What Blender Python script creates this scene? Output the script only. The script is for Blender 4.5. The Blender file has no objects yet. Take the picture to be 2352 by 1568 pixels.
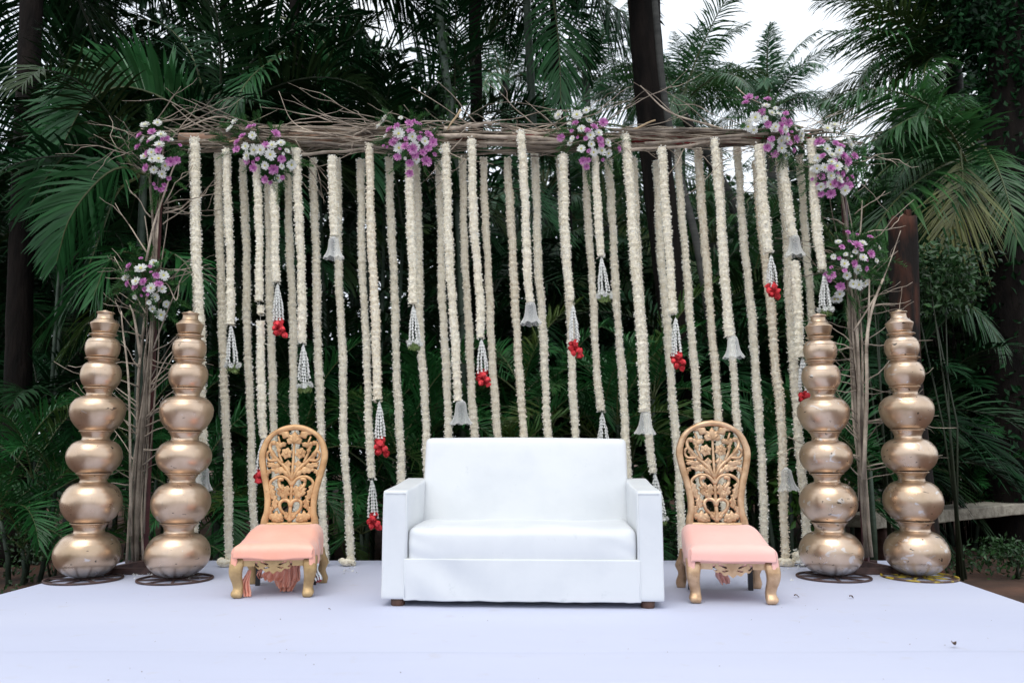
import bpy, bmesh, math, random
import numpy as np
from mathutils import Vector, Matrix, Euler

sc = bpy.context.scene
col = sc.collection
rnd = random.Random(11)
R = math.radians

# ------------------------------------------------------------------ camera
F = 1829.0                      # focal length in units of the 2351 px wide photo view
CX, CY = 1175.5, 784.0
CAM_H = 0.848
PITCH = math.atan(256.0 / F)
cam_d = bpy.data.cameras.new('camera')
cam_d.sensor_width = 36.0
cam_d.lens = 28.0
cam_d.clip_start = 0.05
cam_d.clip_end = 2000.0
cam_d.dof.use_dof = True
cam_d.dof.focus_distance = 5.6
cam_d.dof.aperture_fstop = 2.5
cam = bpy.data.objects.new('camera', cam_d)
cam.location = (0, 0, CAM_H)
cam.rotation_euler = (math.pi / 2 + PITCH, 0, 0)
col.objects.link(cam)
sc.camera = cam

# ------------------------------------------------------------------ sky, sun, exposure
SUN_EL, SUN_AZ = R(62), R(196)          # high, behind the camera, a little to the left
world = bpy.data.worlds.new('World')
sc.world = world
world.use_nodes = True
wn = world.node_tree
wn.nodes.clear()
w_out = wn.nodes.new('ShaderNodeOutputWorld')
w_bg = wn.nodes.new('ShaderNodeBackground')
w_sky = wn.nodes.new('ShaderNodeTexSky')
w_sky.sky_type = 'NISHITA'
w_sky.sun_disc = False
w_sky.sun_elevation = SUN_EL
w_sky.sun_rotation = SUN_AZ
w_mix = wn.nodes.new('ShaderNodeMixRGB')
w_mix.inputs['Fac'].default_value = 0.86          # thick white cloud over the clear sky
w_noise = wn.nodes.new('ShaderNodeTexNoise')
w_noise.inputs['Scale'].default_value = 2.2
w_noise.inputs['Detail'].default_value = 5
w_co = wn.nodes.new('ShaderNodeTexCoord')
w_ramp = wn.nodes.new('ShaderNodeValToRGB')
w_ramp.color_ramp.elements[0].position = 0.3
w_ramp.color_ramp.elements[0].color = (0.80, 0.88, 1.0, 1)
w_ramp.color_ramp.elements[1].position = 0.7
w_ramp.color_ramp.elements[1].color = (0.95, 0.98, 1.0, 1)
w_gain = wn.nodes.new('ShaderNodeMixRGB')
w_gain.blend_type = 'MULTIPLY'
w_gain.inputs['Fac'].default_value = 1.0
w_gain.inputs['Color2'].default_value = (12.5, 12.5, 12.5, 1)
wn.links.new(w_co.outputs['Generated'], w_noise.inputs['Vector'])
wn.links.new(w_noise.outputs['Fac'], w_ramp.inputs['Fac'])
wn.links.new(w_ramp.outputs['Color'], w_gain.inputs['Color1'])
wn.links.new(w_sky.outputs['Color'], w_mix.inputs['Color1'])
wn.links.new(w_gain.outputs['Color'], w_mix.inputs['Color2'])
wn.links.new(w_mix.outputs['Color'], w_bg.inputs['Color'])
w_bg.inputs['Strength'].default_value = 0.1
wn.links.new(w_bg.outputs['Background'], w_out.inputs['Surface'])

sun_d = bpy.data.lights.new('sun', 'SUN')
sun_d.energy = 1.1
sun_d.angle = R(42)
sun_d.color = (1.0, 0.96, 0.9)
sun = bpy.data.objects.new('sun', sun_d)
col.objects.link(sun)
sun.location = (0, -10, 20)
sdir = Vector((math.sin(SUN_AZ) * math.cos(SUN_EL), math.cos(SUN_AZ) * math.cos(SUN_EL), math.sin(SUN_EL)))
sun.rotation_euler = (-sdir).to_track_quat('-Z', 'Y').to_euler()

sc.view_settings.view_transform = 'Standard'
sc.view_settings.look = 'None'
sc.view_settings.gamma = 1.0
sc.view_settings.use_curve_mapping = False
sc.view_settings.exposure = 0.27
sc.render.engine = 'CYCLES'
sc.cycles.use_denoising = True
sc.cycles.max_bounces = 6
sc.cycles.diffuse_bounces = 3
sc.cycles.glossy_bounces = 3
sc.cycles.transparent_max_bounces = 8
sc.cycles.caustics_reflective = False
sc.cycles.caustics_refractive = False

# ------------------------------------------------------------------ helpers: photo pixels to places
def ray(u, v):
    x, y = (u - CX) / F, (CY - v) / F
    return Vector((x, math.cos(PITCH) - y * math.sin(PITCH), math.sin(PITCH) + y * math.cos(PITCH)))

def at(u, v, Y):                 # the point on the upright plane at distance Y
    d = ray(u, v)
    return Vector((0, 0, CAM_H)) + d * (Y / d.y)

def floor_at(u, v, z=0.0):       # the point on the level z
    d = ray(u, v)
    return Vector((0, 0, CAM_H)) + d * ((z - CAM_H) / d.z)

# ------------------------------------------------------------------ helpers: objects
def tag(o, label=None, cat=None, group=None, kind=None):
    if label: o['label'] = label
    if cat: o['category'] = cat
    if group: o['group'] = group
    if kind: o['kind'] = kind
    return o

def empty(name, loc, rz=0.0, label=None, cat=None, group=None):
    o = bpy.data.objects.new(name, None)
    o.empty_display_size = 0.1
    col.objects.link(o)
    o.location = loc
    o.rotation_euler = (0, 0, rz)
    return tag(o, label, cat, group)

def put(name, me, parent=None, loc=(0, 0, 0), rot=(0, 0, 0), scale=(1, 1, 1)):
    o = bpy.data.objects.new(name, me)
    col.objects.link(o)
    o.parent = parent
    o.location = loc
    o.rotation_euler = rot
    o.scale = scale
    return o

class MB:
    """collects vertices and faces; build() makes one mesh"""
    def __init__(s):
        s.v, s.f, s.m, s.n = [], [], [], 0
    def add(s, V, Fc, mi=0):
        V = np.asarray(V, dtype=np.float32).reshape(-1, 3)
        for f in Fc:
            s.f.append(tuple(int(i) + s.n for i in f))
        s.m += [mi] * len(Fc)
        s.v.append(V)
        s.n += len(V)
        return s
    def mesh(s, name, mats, smooth=True):
        me = bpy.data.meshes.new(name)
        V = np.concatenate(s.v) if s.v else np.zeros((0, 3))
        me.from_pydata([tuple(map(float, p)) for p in V], [], s.f)
        if not isinstance(mats, (list, tuple)): mats = [mats]
        for m in mats: me.materials.append(m)
        if len(mats) > 1: me.polygons.foreach_set('material_index', s.m)
        if smooth: me.polygons.foreach_set('use_smooth', [True] * len(me.polygons))
        me.update()
        return me
    def build(s, name, mats, parent=None, smooth=True, loc=(0, 0, 0), rot=(0, 0, 0)):
        return put(name, s.mesh(name, mats, smooth), parent, loc, rot)

def fast_mesh(name, V, Q, mats, smooth=False, mi=None):
    """V (n,3) and quads or triangles Q (m,k) as arrays"""
    me = bpy.data.meshes.new(name)
    V = np.ascontiguousarray(V, dtype=np.float32)
    Q = np.ascontiguousarray(Q, dtype=np.int32)
    k = Q.shape[1]
    me.vertices.add(len(V)); me.vertices.foreach_set('co', V.ravel())
    me.loops.add(Q.size); me.loops.foreach_set('vertex_index', Q.ravel())
    me.polygons.add(len(Q))
    me.polygons.foreach_set('loop_start', np.arange(0, Q.size, k, dtype=np.int32))
    if not isinstance(mats, (list, tuple)): mats = [mats]
    for m in mats: me.materials.append(m)
    if mi is not None: me.polygons.foreach_set('material_index', np.asarray(mi, dtype=np.int32))
    me.polygons.foreach_set('use_smooth', np.full(len(Q), smooth, dtype=bool))
    me.update(calc_edges=True)
    return me

def tube_arrays(pts, rad, n=6, cap=True):
    P = np.asarray([tuple(p) for p in pts], dtype=np.float64)
    m = len(P)
    rad = np.full(m, rad) if np.isscalar(rad) else np.asarray(rad, dtype=np.float64)
    T = np.gradient(P, axis=0)
    T /= np.linalg.norm(T, axis=1)[:, None] + 1e-9
    ref = np.array([0, 0, 1.0]) if abs(T[:, 2]).mean() < 0.8 else np.array([0, 1.0, 0])
    A = np.cross(T, ref); A /= np.linalg.norm(A, axis=1)[:, None] + 1e-9
    B = np.cross(T, A)
    th = np.linspace(0, 2 * np.pi, n, endpoint=False)
    V = P[:, None, :] + rad[:, None, None] * (np.cos(th)[None, :, None] * A[:, None, :] + np.sin(th)[None, :, None] * B[:, None, :])
    i = np.arange(m - 1)[:, None] * n; j = np.arange(n)[None, :]; k = (j + 1) % n
    Q = np.stack([i + j, i + k, i + n + k, i + n + j], axis=-1).reshape(-1, 4)
    faces = [tuple(q) for q in Q]
    if cap:
        faces.append(tuple(range(n))[::-1]); faces.append(tuple(range((m - 1) * n, m * n)))
    return V.reshape(-1, 3), faces

def smooth_path(pts, n):
    """Catmull-Rom through the points"""
    P = np.asarray([tuple(p) for p in pts], dtype=np.float64)
    if len(P) == 2:
        t = np.linspace(0, 1, n)[:, None]
        return P[0] * (1 - t) + P[1] * t
    Q = np.vstack([2 * P[0] - P[1], P, 2 * P[-1] - P[-2]])
    out = []
    for t in np.linspace(0, len(P) - 1 - 1e-6, n):
        i = int(t); u = t - i
        a, b, c, d = Q[i], Q[i + 1], Q[i + 2], Q[i + 3]
        out.append(0.5 * (2 * b + (c - a) * u + (2 * a - 5 * b + 4 * c - d) * u * u + (3 * b - a - 3 * c + d) * u ** 3))
    return np.array(out)

def lathe(prof, n=40, f=None):
    """(r, z) profile turned about Z"""
    V, Fc = [], []
    m = len(prof)
    for r, z in prof:
        for k in range(n):
            a = 2 * math.pi * k / n
            rr, zz = (r, z) if f is None else f(r, z, a)
            V.append((rr * math.cos(a), rr * math.sin(a), zz))
    for i in range(m - 1):
        for k in range(n):
            k2 = (k + 1) % n
            Fc.append((i * n + k, i * n + k2, (i + 1) * n + k2, (i + 1) * n + k))
    return V, Fc

def box(cx, cy, cz, sx, sy, sz, rz=0.0):
    V = []
    c, s = math.cos(rz), math.sin(rz)
    for dz in (-1, 1):
        for dx, dy in ((-1, -1), (1, -1), (1, 1), (-1, 1)):
            x, y = dx * sx / 2, dy * sy / 2
            V.append((cx + x * c - y * s, cy + x * s + y * c, cz + dz * sz / 2))
    return V, [(3, 2, 1, 0), (4, 5, 6, 7), (0, 1, 5, 4), (1, 2, 6, 5), (2, 3, 7, 6), (3, 0, 4, 7)]

def ellipsoid(c, r, nu=8, nv=6, M=None):
    V, Fc = [], []
    for i in range(nv + 1):
        p = math.pi * i / nv
        for k in range(nu):
            a = 2 * math.pi * k / nu
            q = Vector((r[0] * math.sin(p) * math.cos(a), r[1] * math.sin(p) * math.sin(a), r[2] * math.cos(p)))
            if M is not None: q = M @ q
            V.append((c[0] + q.x, c[1] + q.y, c[2] + q.z))
    for i in range(nv):
        for k in range(nu):
            k2 = (k + 1) % nu
            Fc.append((i * nu + k, (i + 1) * nu + k, (i + 1) * nu + k2, i * nu + k2))
    return V, Fc

def add_mod_bevel(o, w, seg=2):
    b = o.modifiers.new('bevel', 'BEVEL'); b.width = w; b.segments = seg; b.limit_method = 'ANGLE'; b.angle_limit = R(35)

# ------------------------------------------------------------------ materials
def mat(name, c1, c2=None, rough=0.5, metal=0.0, spec=0.5, scale=8.0, detail=4.0, island=0.0, bump=0.0, bscale=None,
        sheen=0.0, lo=0.35, hi=0.65, coat=0.0, objrand=0.0, translucent=0.0, stretch=None, tint=None, wear=None):
    m = bpy.data.materials.new(name); m.use_nodes = True
    nt = m.node_tree; N = nt.nodes; L = nt.links
    p = N['Principled BSDF']
    p.inputs['Roughness'].default_value = rough
    p.inputs['Metallic'].default_value = metal
    p.inputs['Specular IOR Level'].default_value = spec
    if sheen: p.inputs['Sheen Weight'].default_value = sheen
    if coat: p.inputs['Coat Weight'].default_value = coat; p.inputs['Coat Roughness'].default_value = 0.12
    co = N.new('ShaderNodeTexCoord'); vec = co.outputs['Object']
    if stretch:
        mp = N.new('ShaderNodeMapping'); mp.inputs['Scale'].default_value = stretch
        L.new(vec, mp.inputs['Vector']); vec = mp.outputs['Vector']
    c2 = c2 or tuple(min(1, x * 1.12) for x in c1)
    nz = N.new('ShaderNodeTexNoise'); nz.inputs['Scale'].default_value = scale; nz.inputs['Detail'].default_value = detail
    L.new(vec, nz.inputs['Vector'])
    rp = N.new('ShaderNodeValToRGB')
    rp.color_ramp.elements[0].position = lo; rp.color_ramp.elements[0].color = (*c1, 1)
    rp.color_ramp.elements[1].position = hi; rp.color_ramp.elements[1].color = (*c2, 1)
    L.new(nz.outputs['Fac'], rp.inputs['Fac'])
    out = rp.outputs['Color']
    if island or objrand:
        hs = N.new('ShaderNodeHueSaturation'); mr = N.new('ShaderNodeMapRange')
        amt = island or objrand
        mr.inputs['To Min'].default_value = 1 - amt; mr.inputs['To Max'].default_value = 1 + amt
        if island:
            g = N.new('ShaderNodeNewGeometry'); L.new(g.outputs['Random Per Island'], mr.inputs['Value'])
        else:
            g = N.new('ShaderNodeObjectInfo'); L.new(g.outputs['Random'], mr.inputs['Value'])
        L.new(mr.outputs['Result'], hs.inputs['Value']); L.new(out, hs.inputs['Color']); out = hs.outputs['Color']
    if wear:          # scuffs and grime of their own shape
        nw = N.new('ShaderNodeTexNoise'); nw.inputs['Scale'].default_value = wear[1]; nw.inputs['Detail'].default_value = 9; nw.inputs['Roughness'].default_value = 0.7
        L.new(vec, nw.inputs['Vector'])
        rw = N.new('ShaderNodeMapRange'); rw.inputs['From Min'].default_value = wear[2]; rw.inputs['From Max'].default_value = wear[3]; rw.inputs['To Max'].default_value = wear[4]
        L.new(nw.outputs['Fac'], rw.inputs['Value'])
        wm = N.new('ShaderNodeMixRGB'); L.new(rw.outputs['Result'], wm.inputs['Fac']); L.new(out, wm.inputs['Color1']); wm.inputs['Color2'].default_value = (*wear[0], 1); out = wm.outputs['Color']
    if tint:          # now and then a whole frond of another colour
        g2 = N.new('ShaderNodeObjectInfo'); r2 = N.new('ShaderNodeMapRange')
        r2.inputs['From Min'].default_value = 0.72; r2.inputs['From Max'].default_value = 1.0; r2.inputs['To Max'].default_value = 0.8
        L.new(g2.outputs['Random'], r2.inputs['Value'])
        tm = N.new('ShaderNodeMixRGB'); L.new(r2.outputs['Result'], tm.inputs['Fac']); L.new(out, tm.inputs['Color1']); tm.inputs['Color2'].default_value = (*tint, 1); out = tm.outputs['Color']
    L.new(out, p.inputs['Base Color'])
    if bump:
        n2 = N.new('ShaderNodeTexNoise'); n2.inputs['Scale'].default_value = bscale or scale * 4; n2.inputs['Detail'].default_value = 6
        L.new(vec, n2.inputs['Vector'])
        b = N.new('ShaderNodeBump'); b.inputs['Strength'].default_value = bump; b.inputs['Distance'].default_value = 0.02
        L.new(n2.outputs['Fac'], b.inputs['Height']); L.new(b.outputs['Normal'], p.inputs['Normal'])
    if translucent:
        t = N.new('ShaderNodeBsdfTranslucent'); L.new(out, t.inputs['Color'])
        mx = N.new('ShaderNodeMixShader'); mx.inputs['Fac'].default_value = translucent
        L.new(p.outputs['BSDF'], mx.inputs[1]); L.new(t.outputs['BSDF'], mx.inputs[2])
        L.new(mx.outputs['Shader'], N['Material Output'].inputs['Surface'])
    return m

M = {}
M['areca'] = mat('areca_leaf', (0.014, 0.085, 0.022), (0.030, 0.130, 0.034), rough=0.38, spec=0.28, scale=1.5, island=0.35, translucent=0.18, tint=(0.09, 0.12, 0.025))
M['areca_lit'] = mat('lit_areca_leaf', (0.020, 0.098, 0.030), (0.040, 0.150, 0.046), rough=0.36, spec=0.42, scale=1.5, island=0.3, translucent=0.18)  # brighter copy of the areca leaf, front light put into its colour
M['areca_shaded'] = mat('shaded_palm_leaf', (0.006, 0.034, 0.011), (0.013, 0.056, 0.018), rough=0.55, spec=0.12, scale=1.5, island=0.35, tint=(0.035, 0.045, 0.014))  # darkened palm leaf, gloom under the canopy put into its colour
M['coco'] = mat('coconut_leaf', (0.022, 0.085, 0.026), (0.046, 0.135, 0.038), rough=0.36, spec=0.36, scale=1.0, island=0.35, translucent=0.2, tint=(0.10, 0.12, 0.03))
M['coco_far'] = mat('hazy_coconut_leaf', (0.035, 0.105, 0.05), (0.06, 0.155, 0.07), rough=0.45, spec=0.35, scale=1.0, island=0.3, translucent=0.25)  # paler, bluer coconut leaf, haze of distance put into the colour
M['yellow_leaf'] = mat('yellowing_palm_leaf', (0.075, 0.095, 0.026), (0.135, 0.145, 0.042), rough=0.45, spec=0.4, scale=1.0, island=0.3, translucent=0.2)
M['rachis'] = mat('palm_rachis', (0.06, 0.085, 0.03), (0.11, 0.12, 0.04), rough=0.5, scale=2)
M['rachis_shaded'] = mat('shaded_palm_rachis', (0.015, 0.025, 0.012), (0.03, 0.04, 0.018), rough=0.6, scale=2)  # darkened to match the shaded leaves, shade put into its colour
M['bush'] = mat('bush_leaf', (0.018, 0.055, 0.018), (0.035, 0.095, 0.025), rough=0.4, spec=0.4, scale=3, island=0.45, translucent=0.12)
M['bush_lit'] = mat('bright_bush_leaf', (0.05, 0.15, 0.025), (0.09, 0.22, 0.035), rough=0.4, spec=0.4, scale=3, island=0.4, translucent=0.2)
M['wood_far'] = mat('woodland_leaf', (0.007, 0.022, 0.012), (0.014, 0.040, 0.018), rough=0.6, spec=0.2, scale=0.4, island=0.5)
M['trunk_dark'] = mat('dark_bark', (0.004, 0.0034, 0.0031), (0.013, 0.0095, 0.008), rough=0.9, spec=0.15, scale=9, bump=0.8, bscale=30, stretch=(1, 1, 0.25))
M['trunk_palm'] = mat('palm_trunk_bark', (0.018, 0.019, 0.018), (0.05, 0.05, 0.045), rough=0.8, scale=5, bump=0.4, bscale=20, stretch=(0.4, 0.4, 2.5))
M['trunk_green'] = mat('green_palm_trunk', (0.02, 0.04, 0.025), (0.05, 0.075, 0.05), rough=0.6, scale=4, bump=0.3, bscale=20, stretch=(0.4, 0.4, 2.5))
M['stump'] = mat('stump_wood', (0.014, 0.011, 0.010), (0.085, 0.033, 0.021), rough=0.9, spec=0.2, scale=3.4, detail=9, lo=0.48, hi=0.62, bump=0.7, bscale=18, stretch=(1.5, 1.5, 0.4))
M['twig'] = mat('twig_bark', (0.19, 0.15, 0.115), (0.48, 0.40, 0.315), rough=0.8, scale=7, objrand=0.5, bump=0.4, bscale=60)
M['cutwood'] = mat('cut_wood', (0.42, 0.30, 0.17), (0.52, 0.38, 0.23), rough=0.75, scale=20)
M['petal_cream'] = mat('tuberose_petal', (0.90, 0.865, 0.755), (0.95, 0.945, 0.89), rough=0.6, spec=0.3, scale=9, detail=5, island=0.14, lo=0.36, hi=0.58, translucent=0.38, tint=(0.92, 0.80, 0.64))
M['petal_core'] = mat('tuberose_shaded_core', (0.79, 0.71, 0.555), (0.89, 0.83, 0.69), rough=0.8, spec=0.2, scale=40)  # darker than the petals, crevice shade between the tiers put into the colour
M['petal_white'] = mat('white_petal', (0.82, 0.82, 0.78), (0.90, 0.90, 0.87), rough=0.55, spec=0.3, scale=10, island=0.06, translucent=0.25)
M['petal_purple'] = mat('purple_petal', (0.54, 0.17, 0.44), (0.73, 0.37, 0.62), rough=0.55, spec=0.3, scale=14, island=0.2)
M['purple_eye'] = mat('purple_flower_eye', (0.32, 0.05, 0.28), (0.38, 0.08, 0.33), rough=0.7, scale=50)
M['yellow_eye'] = mat('yellow_flower_eye', (0.55, 0.52, 0.10), (0.65, 0.62, 0.2), rough=0.7, scale=50)
M['rose'] = mat('red_rose_petal', (0.55, 0.025, 0.035), (0.74, 0.075, 0.085), rough=0.75, spec=0.15, scale=30, island=0.35)
M['sprig'] = mat('green_sprig', (0.12, 0.20, 0.05), (0.24, 0.32, 0.10), rough=0.5, scale=25, island=0.3)
M['fern'] = mat('bouquet_fern', (0.025, 0.095, 0.025), (0.06, 0.17, 0.040), rough=0.5, spec=0.3, scale=12, island=0.4)
M['red_steel'] = mat('red_painted_steel', (0.045, 0.010, 0.011), (0.085, 0.017, 0.017), rough=0.5, scale=14)
M['rust'] = mat('rusty_steel', (0.040, 0.022, 0.020), (0.095, 0.05, 0.042), rough=0.6, scale=18, bump=0.2)
M['rust_yellow'] = mat('yellow_flaking_paint', (0.10, 0.055, 0.04), (0.50, 0.36, 0.03), rough=0.6, scale=12, detail=7, lo=0.48, hi=0.58)
M['red_cloth'] = mat('red_cloth', (0.28, 0.012, 0.02), (0.36, 0.03, 0.035), rough=0.7, scale=8)
M['peach_pole'] = mat('peach_cloth_wrap', (0.55, 0.32, 0.22), (0.62, 0.40, 0.28), rough=0.8, scale=8)
M['black_steel'] = mat('black_steel', (0.012, 0.012, 0.014), (0.02, 0.02, 0.022), rough=0.45, scale=20)
M['chair_gold'] = mat('gold_painted_wood', (0.47, 0.25, 0.105), (0.70, 0.425, 0.205), rough=0.38, metal=0.22, scale=14, detail=7, lo=0.3, hi=0.6, wear=((0.16, 0.085, 0.04), 22, 0.60, 0.74, 0.8), bump=0.15, bscale=60)
M['chair_gold_b'] = mat('bronze_gold_painted_wood', (0.42, 0.245, 0.125), (0.66, 0.445, 0.275), rough=0.30, metal=0.5, scale=14, detail=7, lo=0.3, hi=0.6, wear=((0.16, 0.085, 0.04), 22, 0.60, 0.74, 0.8), bump=0.15, bscale=60)
M['chair_leg'] = mat('pale_gold_leg', (0.40, 0.255, 0.11), (0.56, 0.385, 0.19), rough=0.42, metal=0.35, scale=12, bump=0.2, bscale=60)
M['peach'] = mat('peach_satin', (0.95, 0.42, 0.29), (0.97, 0.50, 0.375), rough=0.40, spec=0.5, scale=3, wear=((0.80, 0.30, 0.20), 5, 0.58, 0.75, 0.5), bump=0.25, bscale=9, sheen=0.4)
M['peach_b'] = mat('pale_pink_cloth', (0.94, 0.50, 0.42), (0.96, 0.565, 0.485), rough=0.6, spec=0.3, scale=3, bump=0.16, bscale=9, sheen=0.3, wear=((0.70, 0.36, 0.30), 6, 0.58, 0.75, 0.6))
M['sofa'] = mat('white_leatherette', (0.645, 0.665, 0.685), (0.715, 0.73, 0.74), rough=0.42, spec=0.4, scale=3.0, detail=8, bump=0.22, bscale=4.5, lo=0.28, hi=0.55, wear=((0.48, 0.51, 0.52), 7, 0.62, 0.76, 0.7))
M['sofa_leg'] = mat('dark_wood_leg', (0.06, 0.025, 0.016), (0.11, 0.05, 0.03), rough=0.5, scale=16)
M['stone'] = mat('weathered_stone', (0.25, 0.225, 0.18), (0.46, 0.42, 0.34), rough=0.9, scale=14, detail=8, bump=0.6, bscale=50)
M['brown_post'] = mat('bench_post', (0.05, 0.022, 0.018), (0.09, 0.045, 0.035), rough=0.8, scale=9)
M['dry_leaf'] = mat('dry_leaf', (0.10, 0.06, 0.035), (0.17, 0.11, 0.06), rough=0.7, scale=30)

def gold_pot_mat(name, worn, bare=0.0):
    m = bpy.data.materials.new(name); m.use_nodes = True
    nt = m.node_tree; N = nt.nodes; L = nt.links
    p = N['Principled BSDF']
    co = N.new('ShaderNodeTexCoord'); oi = N.new('ShaderNodeObjectInfo')
    off = N.new('ShaderNodeVectorMath'); off.operation = 'MULTIPLY_ADD'
    cmb = N.new('ShaderNodeCombineXYZ')
    for s in ('X', 'Y', 'Z'): L.new(oi.outputs['Random'], cmb.inputs[s])
    L.new(cmb.outputs[0], off.inputs[0]); off.inputs[1].default_value = (37, 19, 53); L.new(co.outputs['Object'], off.inputs[2])
    def noise(scale, detail=4, stretch=None, dist=0.0):
        n = N.new('ShaderNodeTexNoise'); n.inputs['Scale'].default_value = scale; n.inputs['Detail'].default_value = detail
        n.inputs['Distortion'].default_value = dist
        v = off.outputs[0]
        if stretch:
            mp = N.new('ShaderNodeMapping'); mp.inputs['Scale'].default_value = stretch; L.new(v, mp.inputs['Vector']); v = mp.outputs[0]
        L.new(v, n.inputs['Vector']); return n.outputs['Fac']
    def ramp(v, a, b, c1, c2):
        r = N.new('ShaderNodeValToRGB'); r.color_ramp.elements[0].position = a; r.color_ramp.elements[1].position = b
        r.color_ramp.elements[0].color = (*c1, 1); r.color_ramp.elements[1].color = (*c2, 1); L.new(v, r.inputs['Fac']); return r.outputs['Color']
    def mix(f, a, b):
        x = N.new('ShaderNodeMixRGB'); L.new(f, x.inputs['Fac'])
        if isinstance(a, tuple): x.inputs['Color1'].default_value = (*a, 1)
        else: L.new(a, x.inputs['Color1'])
        if isinstance(b, tuple): x.inputs['Color2'].default_value = (*b, 1)
        else: L.new(b, x.inputs['Color2'])
        return x.outputs['Color']
    base = ramp(noise(6, 5), 0.35, 0.7, (0.57, 0.41, 0.285), (0.72, 0.55, 0.41))
    W, B = (1, 1, 1), (0, 0, 0)
    scr = ramp(noise(12, 12, (1, 1, 1.5), 0.8), 0.72 - 0.105 * worn, 0.76 - 0.105 * worn, B, (0.75, 0.75, 0.75))     # bare bright scratches
    fine = ramp(noise(70, 3, (1, 1, 0.15)), 0.62, 0.70, B, (0.35, 0.35, 0.35))
    chip = ramp(noise(19, 7, (1, 1, 2.2), 0.5), 0.70 - 0.03 * worn, 0.72 - 0.03 * worn, B, (0.85, 0.85, 0.85))   # dark chips
    c = mix(fine, base, (0.52, 0.42, 0.34))
    grime = ramp(noise(3.2, 7), 0.50, 0.72, B, (0.65, 0.65, 0.65))
    c = mix(grime, c, (0.36, 0.25, 0.14))
    if bare:          # the foot of the bottom pots is rubbed down to dull bare metal
        sx = N.new('ShaderNodeSeparateXYZ'); L.new(co.outputs['Object'], sx.inputs[0])
        md = N.new('ShaderNodeMath'); md.operation = 'MULTIPLY_ADD'; md.inputs[1].default_value = 0.11
        L.new(noise(9, 8), md.inputs[0]); L.new(sx.outputs['Z'], md.inputs[2])
        c = mix(ramp(md.outputs[0], 0.085, 0.15, (0.85,) * 3, B), c, (0.40, 0.385, 0.37))
    c = mix(scr, c, (0.72, 0.69, 0.67))
    c = mix(chip, c, (0.045, 0.04, 0.036))
    L.new(c, p.inputs['Base Color'])
    p.inputs['Metallic'].default_value = 0.88
    rg = ramp(noise(11, 5), 0.3, 0.7, (0.26,) * 3, (0.42,) * 3)
    L.new(rg, p.inputs['Roughness'])
    b = N.new('ShaderNodeBump'); b.inputs['Strength'].default_value = 0.10; b.inputs['Distance'].default_value = 0.01
    L.new(noise(16, 4), b.inputs['Height']); L.new(b.outputs['Normal'], p.inputs['Normal'])
    p.inputs['Coat Weight'].default_value = 0.15 + 0.35 * worn
    p.inputs['Coat Roughness'].default_value = 0.15
    return m
M['pot'] = gold_pot_mat('gold_painted_metal', 0.25)
M['pot_worn'] = gold_pot_mat('worn_gold_painted_metal', 1.0)
M['pot_foot'] = gold_pot_mat('gold_metal_worn_at_foot', 0.35, 1.0)
M['pot_worn_foot'] = gold_pot_mat('worn_gold_metal_bare_at_foot', 1.25, 1.0)

def glass_mat():
    m = bpy.data.materials.new('frosted_glass'); m.use_nodes = True
    N = m.node_tree.nodes; L = m.node_tree.links
    p = N['Principled BSDF']; p.inputs['Base Color'].default_value = (0.92, 0.91, 0.87, 1); p.inputs['Roughness'].default_value = 0.18
    t = N.new('ShaderNodeBsdfTransparent'); t.inputs['Color'].default_value = (0.95, 0.97, 0.98, 1)
    lw = N.new('ShaderNodeLayerWeight'); lw.inputs['Blend'].default_value = 0.35
    mr = N.new('ShaderNodeMapRange'); mr.inputs['To Min'].default_value = 0.20; mr.inputs['To Max'].default_value = 0.80
    L.new(lw.outputs['Facing'], mr.inputs['Value'])
    mx = N.new('ShaderNodeMixShader'); L.new(mr.outputs['Result'], mx.inputs['Fac'])
    L.new(t.outputs[0], mx.inputs[1]); L.new(p.outputs[0], mx.inputs[2]); L.new(mx.outputs[0], N['Material Output'].inputs['Surface'])
    return m
M['glass'] = glass_mat()

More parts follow.
